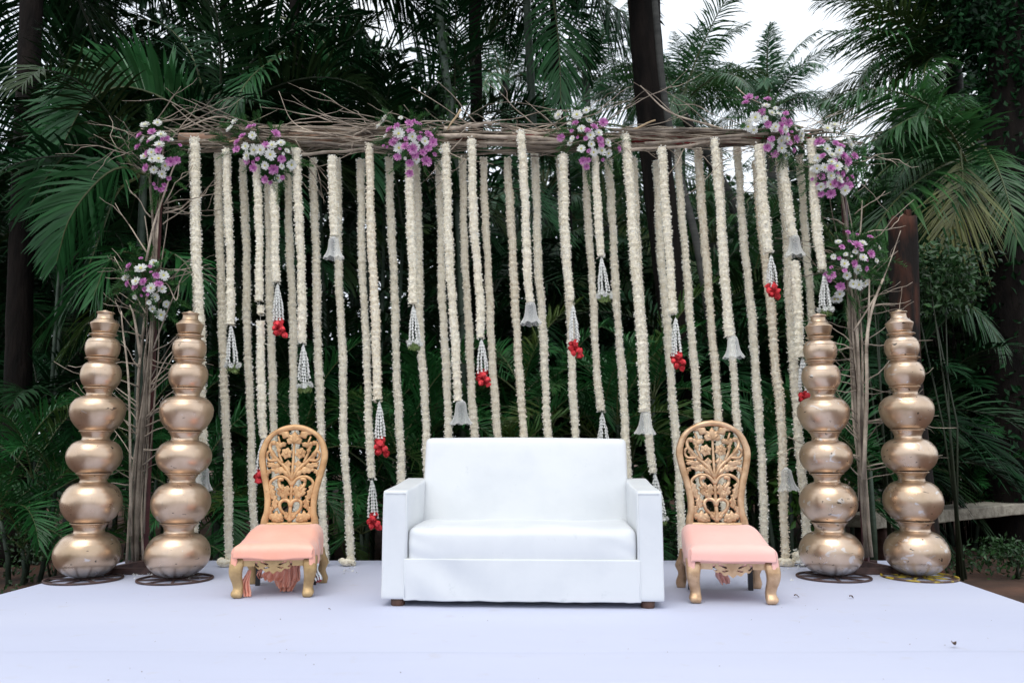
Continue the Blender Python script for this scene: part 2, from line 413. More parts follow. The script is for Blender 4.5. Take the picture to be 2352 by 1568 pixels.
def carpet_mat():
    m = bpy.data.materials.new('white_stage_carpet'); m.use_nodes = True
    N = m.node_tree.nodes; L = m.node_tree.links; p = N['Principled BSDF']
    p.inputs['Roughness'].default_value = 0.75; p.inputs['Specular IOR Level'].default_value = 0.25
    co = N.new('ShaderNodeTexCoord')
    def noise(s, d, st=None):
        n = N.new('ShaderNodeTexNoise'); n.inputs['Scale'].default_value = s; n.inputs['Detail'].default_value = d
        if st:
            mp = N.new('ShaderNodeMapping'); mp.inputs['Scale'].default_value = st; L.new(co.outputs['Object'], mp.inputs['Vector']); L.new(mp.outputs[0], n.inputs['Vector'])
        else: L.new(co.outputs['Object'], n.inputs['Vector'])
        return n.outputs['Fac']
    def ramp(v, a, b, c1, c2):
        r = N.new('ShaderNodeValToRGB'); r.color_ramp.elements[0].position = a; r.color_ramp.elements[1].position = b
        r.color_ramp.elements[0].color = (*c1, 1); r.color_ramp.elements[1].color = (*c2, 1); L.new(v, r.inputs['Fac']); return r.outputs['Color']
    a = ramp(noise(0.9, 5, (0.35, 1, 1)), 0.3, 0.7, (0.52, 0.545, 0.68), (0.575, 0.595, 0.715))
    d = ramp(noise(7, 9), 0.62, 0.78, (0, 0, 0), (0.55, 0.55, 0.55))
    x = N.new('ShaderNodeMixRGB'); L.new(d, x.inputs['Fac']); L.new(a, x.inputs['Color1']); x.inputs['Color2'].default_value = (0.50, 0.48, 0.50, 1)
    L.new(x.outputs[0], p.inputs['Base Color'])
    b = N.new('ShaderNodeBump'); b.inputs['Strength'].default_value = 0.45; b.inputs['Distance'].default_value = 0.012
    ad = N.new('ShaderNodeMath'); ad.operation = 'MULTIPLY_ADD'; ad.inputs[1].default_value = 0.15
    L.new(noise(300, 2), ad.inputs[0]); L.new(noise(2.5, 4, (0.4, 1.6, 1)), ad.inputs[2])
    L.new(ad.outputs[0], b.inputs['Height']); L.new(b.outputs['Normal'], p.inputs['Normal'])
    return m
M['carpet'] = carpet_mat()
M['soil'] = mat('red_soil', (0.045, 0.026, 0.018), (0.13, 0.062, 0.038), rough=0.95, scale=1.7, detail=9, bump=0.8, bscale=12)
# ------------------------------------------------------------------ the setting: ground, stage
GZ = -0.35
gm = MB()
gv, gf = [], []
nx, ny = 60, 60
xs = np.concatenate([np.linspace(-300, -14, 10), np.linspace(-12, 12, 40), np.linspace(14, 300, 10)])
ys = np.concatenate([np.linspace(-200, -6, 8), np.linspace(-4, 16, 40), np.linspace(20, 600, 12)])
for y in ys:
    for x in xs:
        z = GZ + 0.035 * math.sin(1.7 * x + 0.8 * y) * math.sin(1.3 * y - 0.5 * x) + 0.02 * math.sin(4.1 * x) * math.cos(3.7 * y)
        gv.append((x, y, z - 0.04))
for j in range(len(ys) - 1):
    for i in range(len(xs) - 1):
        a = j * len(xs) + i
        gf.append((a, a + 1, a + 1 + len(xs), a + len(xs)))
gm.add(gv, gf)
tag(gm.build('ground', M['soil']), kind='structure')

L0, L1 = floor_at(0, 1363), floor_at(293, 1286)
R0, R1 = floor_at(2351, 1383), floor_at(2068, 1287)
def along(a, b, y):
    t = (y - a.y) / (b.y - a.y); return a.x + (b.x - a.x) * t
yb, yf = L1.y, -1.2
top = [(along(L0, L1, yf), yf), (along(R0, R1, yf), yf), (along(R0, R1, yb), yb), (along(L0, L1, yb), yb)]
sm = MB()
V = [(x, y, 0.0) for x, y in top] + [(x, y, GZ - 0.05) for x, y in top]
sm.add(V, [(0, 1, 2, 3), (0, 4, 5, 1), (1, 5, 6, 2), (2, 6, 7, 3), (3, 7, 4, 0)])
stage = sm.build('stage_floor', M['carpet'], smooth=False)
add_mod_bevel(stage, 0.012, 3)
tag(stage, kind='structure')
# the front width of carpet overlaps the rear one with a slight raised hem
seam = floor_at(1175, 1496).y
cm = MB(); n = 120; V = []
for i in range(n + 1):
    t = i / n
    xa = along(L0, L1, seam) + 0.03; xb = along(R0, R1, seam) - 0.03
    x = xa + (xb - xa) * t
    ww = 0.012 * math.sin(9 * t) + 0.006 * math.sin(31 * t)
    for yy, zz in ((seam + ww, 0.0008), (seam + ww - 0.010, 0.0030 + 0.001 * math.sin(17 * t)), (seam + ww - 0.06, 0.0042), (yf + 0.02, 0.0042)):
        V.append((x, yy, zz))
cm.add(V, [(i * 4 + k, i * 4 + k + 1, i * 4 + k + 5, i * 4 + k + 4) for i in range(n) for k in range(3)])
tag(cm.build('front_carpet_strip', M['carpet']), kind='structure')

# ------------------------------------------------------------------ sofa
def soft_box(x0, x1, y0, y1, z0, z1, r, n=16, warp=None):
    V, Fc, idx = [], [], {}
    lo = np.array([x0, y0, z0]); hi = np.array([x1, y1, z1])
    def edge_param(k):                       # denser near the edges
        t = k / n; return 0.5 - 0.5 * math.cos(math.pi * t)
    def vert(p):
        key = tuple(np.round(p, 6))
        if key not in idx:
            q = np.clip(p, lo + r, hi - r); d = p - q; ln = np.linalg.norm(d)
            w = q + d / ln * r if ln > 1e-9 else p
            idx[key] = len(V); V.append(tuple(warp(w) if warp else w))
        return idx[key]
    for ax in range(3):
        b, c = [(1, 2), (2, 0), (0, 1)][ax]
        for side in (0, 1):
            for i in range(n):
                for j in range(n):
                    quad = []
                    for di, dj in ((0, 0), (1, 0), (1, 1), (0, 1)):
                        p = np.zeros(3); p[ax] = (lo, hi)[side][ax]
                        p[b] = lo[b] + (hi[b] - lo[b]) * edge_param(i + di); p[c] = lo[c] + (hi[c] - lo[c]) * edge_param(j + dj)
                        quad.append(vert(p))
                    Fc.append(tuple(quad if side else quad[::-1]))
    return V, Fc

sofa_o = floor_at(1197, 1394)
sofa = empty('sofa', (sofa_o.x, sofa_o.y - 0.02, 0), R(-3), 'white leatherette two-seat sofa with block arms in the middle of the stage', 'sofa')
def sofa_piece(name, args, r, warp=None, n=16):
    return MB().add(*soft_box(*args, r, n, warp)).build(name, M['sofa'], sofa)
def w_back(p):
    x, y, z = p
    t = (z - 0.38) / 0.56
    y = y + 0.12 * t - (0.018 * math.cos(x / 0.66 * 1.5) * math.sin(min(max(t, 0), 1) * 3.1) if y < 0.65 else 0)
    z = z + (0.006 * math.cos(x * 2.4) if t > 0.8 else 0) - 0.005 * x * (t > 0.8)
    return (x + 0.01 * (x / 0.66) * (t < 0.4), y + 0.004 * math.sin(7 * x + 5 * z), z)
sofa_piece('backrest', (-0.655, 0.655, 0.545, 0.70, 0.30, 0.943), 0.035, w_back, 26)
def w_seat(p):
    x, y, z = p
    top = max(0, (z - 0.30) / 0.13)
    z = z + 0.014 * top * math.cos(x * 2.2) * math.sin(min(max(y, 0), 0.6) / 0.6 * 3.1) + 0.004 * top * math.sin(9 * x + 4 * y)
    y = y - (0.012 * math.sin((z - 0.22) / 0.21 * 3.0) if y < 0.1 else 0)
    cr = math.exp(-((abs(x) - 0.60) / 0.10) ** 2)
    z += 0.005 * top * cr * math.sin(60 * y + 20 * x)
    y += 0.003 * cr * math.sin(70 * z + 30 * x) * (y < 0.1)
    return (x, y, z)
sofa_piece('seat_cushion', (-0.645, 0.645, 0.012, 0.63, 0.20, 0.432), 0.05, w_seat, 26)
def arm_warp(s):
    def w(p):
        x, y, z = p
        t = z / 0.66
        z = z + 0.045 * (y / 0.7) * max(0, (z - 0.3) / 0.34)
        x = x + s * 0.004 * math.sin(8 * y + 3 * z) * t + s * 0.006 * (1 - t)
        return (x, y + 0.003 * math.sin(11 * z), z)
    return w
for s in (-1, 1):
    x0, x1 = (-0.784, -0.640) if s < 0 else (0.640, 0.784)
    a = sofa_piece('arm', (x0, x1, 0.0, 0.76, 0.038, 0.638), 0.015, arm_warp(s), 18)
    # stitched welt on the inner front edge of the arm
    xi = x1 - 0.012 if s < 0 else x0 + 0.012
    V, Fc = tube_arrays([(xi, -0.002, 0.05), (xi, -0.003, 0.35), (xi, -0.002, 0.622)], 0.0022, 6)
    MB().add(V, Fc).build('welt', M['sofa'], a)
    xo = x0 + 0.012 if s < 0 else x1 - 0.012
    V, Fc = tube_arrays([(xi, -0.002, 0.622), (xo, -0.002, 0.622)], 0.0022, 6); MB().add(V, Fc).build('welt', M['sofa'], a)
def w_panel(p):
    x, y, z = p
    t = max(0.0, 1 - (z - 0.036) / 0.22)
    if y < 0.03:
        y -= 0.003 * t * math.sin(5.0 * x + 1.0) + 0.005 * math.sin(14 * x + 22 * z) * math.exp(-((x + 0.45) / 0.18) ** 2) * 2
    z += 0.0012 * math.sin(17 * x) * (t > 0.9) + 0.0016 * math.sin(71 * x) * (t > 0.9)
    return (x, y, z)
sofa_piece('front_panel', (-0.660, 0.660, -0.006, 0.10, 0.034, 0.262), 0.006, w_panel, 34)
sofa_piece('base', (-0.72, 0.72, 0.10, 0.74, 0.045, 0.25), 0.01, None, 3)
for sx in (-1, 1):
    for y in (0.055, 0.70):
        V, Fc = lathe([(0, 0), (0.036, 0), (0.039, 0.004), (0.041, 0.05), (0, 0.05)], 20)
        MB().add(V, Fc).build('leg', M['sofa_leg'], sofa, loc=(sx * 0.70, y, 0))

# ------------------------------------------------------------------ carved chairs
PX = 0.00084
BS = [1.0, 1.0]
def cp(x, y):                       # carving drawing to the chair back's own plane
    return (x * PX * BS[0], (900 - y) * PX * BS[1])

def back_place(x, z, d):            # plane of the back: x across, z up from the rail, d towards the sitter
    return (x, 0.505 + z * 0.13 - d, 0.395 + z)

OUT = [(920, 226), (860, 220), (800, 204), (700, 206), (600, 224), (500, 250), (400, 270), (340, 271), (290, 258), (240, 238), (190, 198), (150, 140), (122, 75), (110, 0)]
INN = [(884, 166), (860, 165), (800, 155), (700, 156), (600, 173), (500, 199), (400, 219), (340, 220), (290, 208), (245, 190), (205, 158), (180, 110), (164, 58), (158, 0)]
def chair_frame():
    m = MB()
    def full(t):
        s = smooth_path([(x, y) for y, x in t], 40)
        r = [(x, y) for x, y in s]
        return r + [(-x, y) for x, y in r[-2::-1]]
    o, i = full(OUT), full(INN)
    V = []
    n = len(o)
    for (ox, oy), (ix, iy) in zip(o, i):
        for t, d in ((0.0, -0.016), (0.0, 0.010), (0.14, 0.020), (0.5, 0.025), (0.86, 0.019), (1.0, 0.008), (1.0, -0.016)):
            x, z = cp(ox + (ix - ox) * t, oy + (iy - oy) * t)
            V.append(back_place(x, z, d))
    k = 7
    Fc = [(a * k + b, a * k + (b + 1) % k, (a + 1) * k + (b + 1) % k, (a + 1) * k + b) for a in range(n - 1) for b in range(k)]
    m.add(V, Fc)
    return m
def rail():
    m = MB()
    V = []
    xs = np.linspace(-205, 205, 20)
    for x in xs:
        for y, d in ((884, -0.014), (884, 0.012), (890, 0.018), (940, 0.016), (940, -0.014)):
            X, Z = cp(x, y); V.append(back_place(X, Z, d))
    k = 5
    m.add(V, [(a * k + b, a * k + (b + 1) % k, (a + 1) * k + (b + 1) % k, (a + 1) * k + b) for a in range(len(xs) - 1) for b in range(k)])
    return m
def stem(pts, r0, r1=None, n=18):
    r1 = r0 if r1 is None else r1
    P = smooth_path(pts, n)
    Q = [back_place(*cp(x, y), 0.006 + 0.004 * math.sin(i * 0.6)) for i, (x, y) in enumerate(P)]
    return tube_arrays(Q, np.linspace(r0, r1, n) * PX * 1.15, 8)
def leaf(x, y, ang, ln, wd, lobes=3, rise=0.015):
    """a lobed carved leaf lying in the back's plane: ang in degrees, 0 = up"""
    V, Fc = [], []
    n = 13
    ca, sa = math.cos(R(ang)), math.sin(R(ang))
    for i in range(n):
        t = i / (n - 1)
        w = 1.22 * wd * (math.sin(math.pi * min(1, t * 0.93 + 0.05)) ** 0.75) * (0.72 + 0.28 * math.cos(lobes * 2 * math.pi * t + 2.5))
        for u, h in ((-1, 0.0), (-0.55, 0.9), (0, 0.45), (0.55, 0.9), (1, 0.0)):
            lx, ly = u * w, t * ln
            px, py = x + lx * ca + ly * sa, y - (ly * ca - lx * sa)
            V.append(back_place(*cp(px, py), 0.004 + rise * h * (1 - 0.5 * t) + 0.004))
    b = len(V)
    for i in range(n):
        t = i / (n - 1)
        w = 1.22 * wd * (math.sin(math.pi * min(1, t * 0.93 + 0.05)) ** 0.75) * (0.72 + 0.28 * math.cos(lobes * 2 * math.pi * t + 2.5))
        for u in (-1, 1):
            lx, ly = u * w, t * ln
            px, py = x + lx * ca + ly * sa, y - (ly * ca - lx * sa)
            V.append(back_place(*cp(px, py), -0.010))
    for i in range(n - 1):
        for k in range(4):
            a = i * 5 + k; Fc.append((a, a + 1, a + 6, a + 5))
        Fc.append((b + 2 * i, i * 5, i * 5 + 5, b + 2 * i + 2))
        Fc.append((i * 5 + 4, b + 2 * i + 1, b + 2 * i + 3, i * 5 + 9))
        Fc.append((b + 2 * i + 1, b + 2 * i, b + 2 * i + 2, b + 2 * i + 3))
    return V, Fc
def carved_flower(x, y, r):
    m = MB()
    for k in range(6):
        m.add(*leaf(x, y, k * 60 + 12, r, r * 0.36, 1, 0.011))
    c = back_place(*cp(x, y), 0.016)
    m.add(*ellipsoid(c, (r * 0.24 * PX, 0.007, r * 0.24 * PX), 10, 6))
    return m
def section_sweep(path, secs):
    """path of centres and (half width x, half depth y) rectangles with cut corners"""
    V, Fc = [], []
    for (x, y, z), (hx, hy) in zip(path, secs):
        for ux, uy in ((-1, -0.6), (-0.7, -1), (0.7, -1), (1, -0.6), (1, 0.6), (0.7, 1), (-0.7, 1), (-1, 0.6)):
            V.append((x + ux * hx, y + uy * hy, z))
    k = 8; n = len(path)
    for a in range(n - 1):
        for b in range(k):
            Fc.append((a * k + (b + 1) % k, a * k + b, (a + 1) * k + b, (a + 1) * k + (b + 1) % k))
    Fc.append(tuple(range(k))); Fc.append(tuple(range((n - 1) * k, n * k))[::-1])
    return V, Fc

def make_chair(loc, sc_, label, wood, legm, cloth, slack, bs, rz):
    BS[:] = bs
    ch = empty('carved_chair', (loc.x, loc.y, 0), rz, label, 'chair', 'carved low chairs on either side of the sofa')
    ch.scale = (sc_,) * 3
    fr = chair_frame().build('back_frame', wood, ch)
    rail().build('back_rail', wood, ch)
    def piece(name, VF):
        m = VF if isinstance(VF, MB) else MB().add(*VF)
        return m.build(name, wood, ch)
    piece('carved_stem', stem([(0, 885), (0, 760), (0, 560), (0, 400), (0, 180)], 15, 8, 24))
    # bottom vase and rosettes
    m = MB()
    for a, l in ((-24, 75), (0, 85), (24, 75)): m.add(*leaf(0, 882, a, l + 12, 24, 1))
    piece('carved_vase', m)
    for s in (-1, 1):
        piece('carved_scroll', stem([(0, 760), (s * -4 + s * 20, 722), (s * 55, 712), (s * 84, 738), (s * 76, 785), (s * 40, 822), (s * 20, 850)], 15, 10, 24))
        piece('carved_scroll', stem([(0, 560), (s * 45, 470), (s * 110, 410), (s * 165, 350), (s * 190, 300), (s * 178, 262), (s * 160, 262)], 13, 13, 26))
        piece('carved_scroll', stem([(s * 20, 535), (s * 75, 480), (s * 130, 440), (s * 205, 420)], 12, 7))
        piece('carved_scroll', stem([(0, 600), (s * 40, 545), (s * 105, 530), (s * 165, 570), (s * 160, 640), (s * 128, 700), (s * 140, 760)], 13, 9, 26))
        piece('carved_scroll', stem([(s * 60, 640), (s * 95, 600), (s * 100, 555), (s * 70, 550)], 12, 14))
        piece('carved_scroll', stem([(s * 85, 420), (s * 120, 330), (s * 112, 270), (s * 130, 210)], 10, 7))
        piece('carved_scroll', stem([(s * 120, 400), (s * 190, 400), (s * 208, 350), (s * 180, 325), (s * 150, 355)], 10, 10, 22))
        piece('carved_leaf', leaf(s * 14, 520, s * 62, 170, 26, 3))
        piece('carved_leaf', leaf(s * 100, 440, s * 92, 105, 24, 3))
        piece('carved_leaf', leaf(s * 40, 400, s * 178, 92, 30, 2))
        piece('carved_leaf', leaf(s * 30, 600, s * 168, 115, 38, 3))
        piece('carved_leaf', leaf(s * 70, 590, s * 160, 90, 30, 3))
        piece('carved_leaf', leaf(s * 160, 590, s * 188, 115, 28, 3))
        piece('carved_leaf', leaf(s * 118, 700, s * 178, 80, 30, 2))
        piece('carved_leaf', leaf(s * 50, 850, s * 82, 118, 44, 3))
        piece('carved_leaf', leaf(s * 70, 880, s * 58, 110, 30, 3))
        piece('carved_leaf', leaf(s * 38, 215, s * 60, 120, 34, 2))
        piece('carved_leaf', leaf(s * 80, 290, s * 70, 80, 24, 2))
        piece('carved_leaf', leaf(s * 110, 345, s * 20, 75, 18, 2))
        piece('carved_flower', carved_flower(s * 56, 345, 48))
        c = back_place(*cp(s * 160, 262), 0.012)
        piece('carved_bud', ellipsoid(c, (20 * PX, 0.012, 20 * PX), 10, 6))
    for s in (-1, 1):
        piece('carved_leaf', leaf(s * 175, 470, s * 150, 70, 20, 2))
        piece('carved_leaf', leaf(s * 70, 500, s * 75, 110, 20, 3))
        piece('carved_leaf', leaf(s * 60, 262, s * 118, 75, 20, 2))
        piece('carved_leaf', leaf(s * 175, 330, s * 200, 80, 20, 2))
        piece('carved_leaf', leaf(s * 150, 650, s * 205, 90, 22, 3))
        piece('carved_leaf', leaf(s * 45, 690, s * 60, 60, 22, 2))
        piece('carved_leaf', leaf(s * 20, 470, s * 150, 70, 20, 2))
        piece('carved_leaf', leaf(s * 135, 760, s * 150, 95, 26, 3))
        piece('carved_bud', ellipsoid(back_place(*cp(s * 62, 868), 0.010), (18 * PX, 0.010, 15 * PX), 10, 6))
    m = MB()
    for a, l in ((-62, 70), (-34, 88), (0, 98), (34, 88), (62, 70)): m.add(*leaf(0, 265, a, l, 24, 1))
    piece('carved_palmette', m)
    # apron with its cut-outs
    bm = bmesh.new()
    NX, NZ = 88, 24
    def low(u):
        a = abs(u)
        return 0.150 + 0.040 * min(1, a * 1.6) ** 1.5 - 0.010 * math.cos(a * 26) * (a < 0.6) * 0.6
    holes = []
    for s in (-1, 1):
        holes += [(s * 0.052, 0.205, 0.026, 0.006, s * 0.5), (s * 0.052 + s * 0.02, 0.214, 0.008, 0.006, 0), (s * 0.040, 0.180, 0.020, 0.005, -s * 0.2),
                  (s * 0.105, 0.203, 0.007, 0.015, s * 0.2), (s * 0.098, 0.190, 0.014, 0.005, s * 0.6)]
    vs = {}
    def apv(i, j):
        if (i, j) not in vs:
            u = -1 + 2 * i / NX; zb = low(u); z = zb + (0.240 - zb) * j / NZ
            vs[(i, j)] = bm.verts.new((u * 0.19, -0.012, z))
        return vs[(i, j)]
    for i in range(NX):
        for j in range(NZ):
            u = -1 + 2 * (i + 0.5) / NX; x = u * 0.19; z = low(u) + (0.240 - low(u)) * (j + 0.5) / NZ
            hole = False
            for hx, hz, a, b, th in holes:
                dx, dz = x - hx, z - hz
                q = (dx * math.cos(th) + dz * math.sin(th)) / a; w = (-dx * math.sin(th) + dz * math.cos(th)) / b
                if q * q + (w - 0.5 * q * q) ** 2 < 1: hole = True
            if not hole: bm.faces.new((apv(i, j), apv(i + 1, j), apv(i + 1, j + 1), apv(i, j + 1)))
    me = bpy.data.meshes.new('apron'); bm.to_mesh(me); bm.free(); me.materials.append(legm)
    ap = put('apron', me, ch)
    so = ap.modifiers.new('solid', 'SOLIDIFY'); so.thickness = 0.022; so.offset = 1
    m = MB()
    for s in (-1, 1):
        P = [(s * x, -0.0145, z) for x, z in ((0.015, 0.172), (0.05, 0.192), (0.085, 0.212), (0.13, 0.208), (0.165, 0.222))]
        m.add(*tube_arrays(smooth_path(P, 14), 0.004, 6))
    m.build('apron_relief', legm, ch)
    for s in (-1, 1):      # side rails
        V, Fc = box(s * 0.222, 0.24, 0.205, 0.03, 0.42, 0.07); MB().add(V, Fc).build('side_rail', legm, ch, smooth=False)
    for s in (-1, 1):
        P = [(s * 0.218, 0.0, 0.245), (s * 0.220, -0.020, 0.205), (s * 0.224, -0.036, 0.165), (s * 0.222, -0.030, 0.125), (s * 0.214, -0.012, 0.085), (s * 0.210, -0.008, 0.055), (s * 0.214, -0.022, 0.030), (s * 0.212, -0.026, 0.012), (s * 0.208, -0.018, 0.0)]
        S = [(0.042, 0.034), (0.042, 0.034), (0.038, 0.030), (0.034, 0.027), (0.030, 0.024), (0.029, 0.024), (0.034, 0.027), (0.030, 0.024), (0.020, 0.018)]
        Pi = smooth_path(P, 22); Si = smooth_path([(a, b) for a, b in S], 22)
        o = MB().add(*section_sweep(Pi, Si)).build('front_leg', legm, ch)
        P = [(s * 0.205, 0.47, 0.245), (s * 0.215, 0.475, 0.19), (s * 0.238, 0.49, 0.14), (s * 0.225, 0.50, 0.09), (s * 0.235, 0.52, 0.035), (s * 0.235, 0.525, 0.0)]
        S = [(0.036, 0.03), (0.038, 0.032), (0.034, 0.028), (0.028, 0.024), (0.032, 0.026), (0.026, 0.02)]
        Pi = smooth_path(P, 18); Si = smooth_path([(a, b) for a, b in S], 18)
        MB().add(*section_sweep(Pi, Si)).build('rear_leg', legm, ch)
        V, Fc = box(s * 0.185, 0.45, 0.11, 0.028, 0.028, 0.22); MB().add(V, Fc).build('steel_support', M['black_steel'], ch, smooth=False)
        V, Fc = box(s * 0.205, 0.02, 0.006, 0.026, 0.03, 0.018); MB().add(V, Fc).build('steel_foot', M['black_steel'], ch, smooth=False)
    V, Fc = box(0, 0.03, 0.205, 0.36, 0.028, 0.028); MB().add(V, Fc).build('steel_crossbar', M['black_steel'], ch, smooth=False)
    V, Fc = box(0, 0.45, 0.205, 0.342, 0.026, 0.028); MB().add(V, Fc).build('steel_crossbar', M['black_steel'], ch, smooth=False)
    # draped seat cover
    na, nb = 70, 60
    V = []
    HW, r = 0.254, 0.052
    def prof(s, half, drop):        # arc length from the middle to (offset, fall)
        a = abs(s); flat = half - r
        if a <= flat: return s, 0.0
        t = (a - flat) / (r * math.pi / 2)
        if t <= 1: return math.copysign(flat + r * math.sin(t * math.pi / 2), s), r * (1 - math.cos(t * math.pi / 2))
        return math.copysign(half + 0.0, s), r + (a - flat - r * math.pi / 2)
    for j in range(nb + 1):
        for i in range(na + 1):
            ua, vb = i / na * 2 - 1, j / nb
            side_drop = 0.075 + 0.03 * min(1, vb * 4) + slack * (0.02 * (1 - vb) + 0.012 * math.sin(8 * vb + ua)) + 0.006 * math.sin(21 * vb)
            LA = HW - r + r * math.pi / 2 + side_drop
            x, fx = prof(ua * LA, HW * (1 - 0.10 * vb), side_drop)
            front_drop = 0.035 + 0.008 * math.sin(5 * ua + 1) * slack + 0.010 * abs(ua) ** 3
            tot = front_drop + r * math.pi / 2 + 0.475
            s = vb * tot
            if s < front_drop: y, fy = -0.065, r + front_drop - s
            elif s < front_drop + r * math.pi / 2:
                t = (s - front_drop) / r; y, fy = -0.065 + r * (1 - math.cos(t)), r * (1 - math.sin(t))
            else: y, fy = -0.065 + r + (s - front_drop - r * math.pi / 2), 0.0
            yy = max(0, y) / 0.45
            zt = 0.322 + 0.076 * (yy * yy * (3 - 2 * yy) if yy < 1 else 1) + 0.024 * (1 - (x / HW) ** 2) * math.sin(min(1, (y + 0.07) / 0.5) * math.pi)
            fall = (fx ** 3 + fy ** 3) ** (1 / 3)
            fold = 0.0
            if fx > 0.02: fold = (0.006 * math.sin(24 * y + 5 * ua) + 0.004 * math.sin(47 * y + 1)) * min(1, fx / 0.08) * (0.35 + slack)
            if fy > 0.02: fold += 0.004 * math.sin(34 * x + 2) * (0.3 + slack)
            cr = min(fx, fy) if fx > 0.02 and fy > 0.02 else 0
            shrink = 1 - 0.16 * min(1, cr / 0.06)
            V.append((x * shrink + math.copysign(fold, x), y + 0.5 * cr * 0.3, zt - fall + 0.002 * math.sin(17 * x + 9 * y) + 0.0022 * math.sin(31 * (x + y)) * slack * math.exp(-((abs(x) - 0.17) / 0.08) ** 2)))
    Fc = [(j * (na + 1) + i, j * (na + 1) + i + 1, (j + 1) * (na + 1) + i + 1, (j + 1) * (na + 1) + i) for j in range(nb) for i in range(na)]
    so = MB().add(V, Fc).build('seat_cover', cloth, ch)
    md = so.modifiers.new('solid', 'SOLIDIFY'); md.thickness = 0.003
    # cushion below the cover
    MB().add(*soft_box(-0.225, 0.225, -0.035, 0.46, 0.20, 0.30, 0.03, 6)).build('seat_pad', cloth, ch)
    return ch

def cloth_tail(parent, name, x, y, z0, z1, w, m, seed, puddle=0.0):
    q = random.Random(seed); ph = q.random() * 6
    n, k = 26, 16; V = []
    for j in range(n + 1):
        t = j / n; ww = w * (0.35 + 0.65 * min(1, t * 1.6)) * (1 - 0.25 * max(0, t - 0.75) * 4)
        for i in range(k + 1):
            u = i / k * 2 - 1
            z = z0 + (z1 - z0) * t + 0.006 * math.sin(7 * u + ph) * t
            V.append((x + u * ww / 2 + 0.012 * math.sin(5 * t + ph), y + 0.014 * math.sin(u * 9 + ph + 2 * t) * (0.4 + t) - puddle * max(0, t - 0.85) * 3, max(0.004, z)))
    Fc = [(j * (k + 1) + i, j * (k + 1) + i + 1, (j + 1) * (k + 1) + i + 1, (j + 1) * (k + 1) + i) for j in range(n) for i in range(k)]
    o = MB().add(V, Fc).build(name, m, parent)
    md = o.modifiers.new('solid', 'SOLIDIFY'); md.thickness = 0.002
    return o

lc = floor_at(627, 1370)
chl = make_chair(lc, 0.965, 'carved gold chair with loose peach satin seat cover trailing rags, left of the sofa', M['chair_gold'], M['chair_leg'], M['peach'], 1.0, (1.03, 1.035), R(6))
for x, y, z0, z1, w, sd in ((-0.02, 0.16, 0.19, 0.075, 0.14, 1), (0.06, 0.20, 0.20, 0.0, 0.10, 2), (0.03, 0.18, 0.2, 0.03, 0.11, 3), (0.09, 0.22, 0.2, 0.06, 0.10, 4)):
    cloth_tail(chl, 'cloth_tail', x, y, z0, z1, w, M['peach'], sd, 0.06)
cloth_tail(chl, 'cloth_tail', -0.165, 0.03, 0.16, 0.0, 0.06, M['peach'], 7, 0.05)
cloth_tail(chl, 'cloth_tail', -0.165, 0.44, 0.13, 0.05, 0.04, M['peach'], 8)
o = cloth_tail(chl, 'lining_flap', 0.262, -0.02, 0.20, 0.10, 0.05, M['sofa'], 9)
o = cloth_tail(chl, 'red_lining_flap', 0.262, -0.01, 0.15, 0.09, 0.03, M['red_cloth'], 10)
rc = floor_at(1683, 1384)
chr_ = make_chair(rc, 1.0, 'carved bronze gold chair with tight pale pink seat cover, right of the sofa', M['chair_gold_b'], M['chair_gold_b'], M['peach_b'], 0.25, (1.045, 1.01), R(-5.7))
for x, y, z0, z1, w, sd in ((-0.02, 0.2, 0.19, 0.075, 0.075, 11), (0.065, 0.24, 0.19, 0.12, 0.07, 12), (0.03, 0.25, 0.19, 0.13, 0.06, 13)):
    cloth_tail(chr_, 'cloth_tail', x, y, z0, z1, w, M['peach_b'], sd)

# ------------------------------------------------------------------ stacked gold pots
def pot_profile(H, rb, rmax, zmax, rn, zn, rr, n=14):
    P = [(0.001, 0.0), (rb * 0.7, 0.0)]
    for i in range(n + 1):
        t = i / n * math.pi / 2
        k_ = 0.0 if rb < 0.06 else 0.5
        P.append((rb + (rmax - rb) * math.sin(t), zmax * ((1 - k_) * (1 - math.cos(t)) + k_ * i / n)))
    for i in range(1, n + 1):
        t = i / n * math.pi / 2
        r = rn + (rmax - rn) * math.cos(t) ** 0.92
        z = zmax + (zn - zmax) * (0.72 * math.sin(t) + 0.28 * i / n)
        if i == 6: P.append((r + 0.003, z - 0.005)); r -= 0.002
        P.append((r, z))
    hn = H - zn
    P += [(rn - 0.004, zn + 0.14 * hn), (rn - 0.005, zn + 0.36 * hn), (rn + 0.2 * (rr - rn), zn + 0.66 * hn), (rn + 0.75 * (rr - rn), zn + 0.92 * hn)]
    return P
POTS = [  # height, bottom r, belly r, belly z, neck r, neck z, rim r
    (0.356, 0.035, 0.209, 0.150, 0.100, 0.290, 0.119),
    (0.334, 0.104, 0.192, 0.136, 0.089, 0.272, 0.110),
    (0.288, 0.100, 0.179, 0.117, 0.092, 0.226, 0.107),
    (0.300, 0.095, 0.175, 0.148, 0.084, 0.244, 0.098),
    (0.206, 0.090, 0.130, 0.094, 0.085, 0.176, 0.104),
    (0.172, 0.086, 0.114, 0.079, 0.076, 0.146, 0.089)]
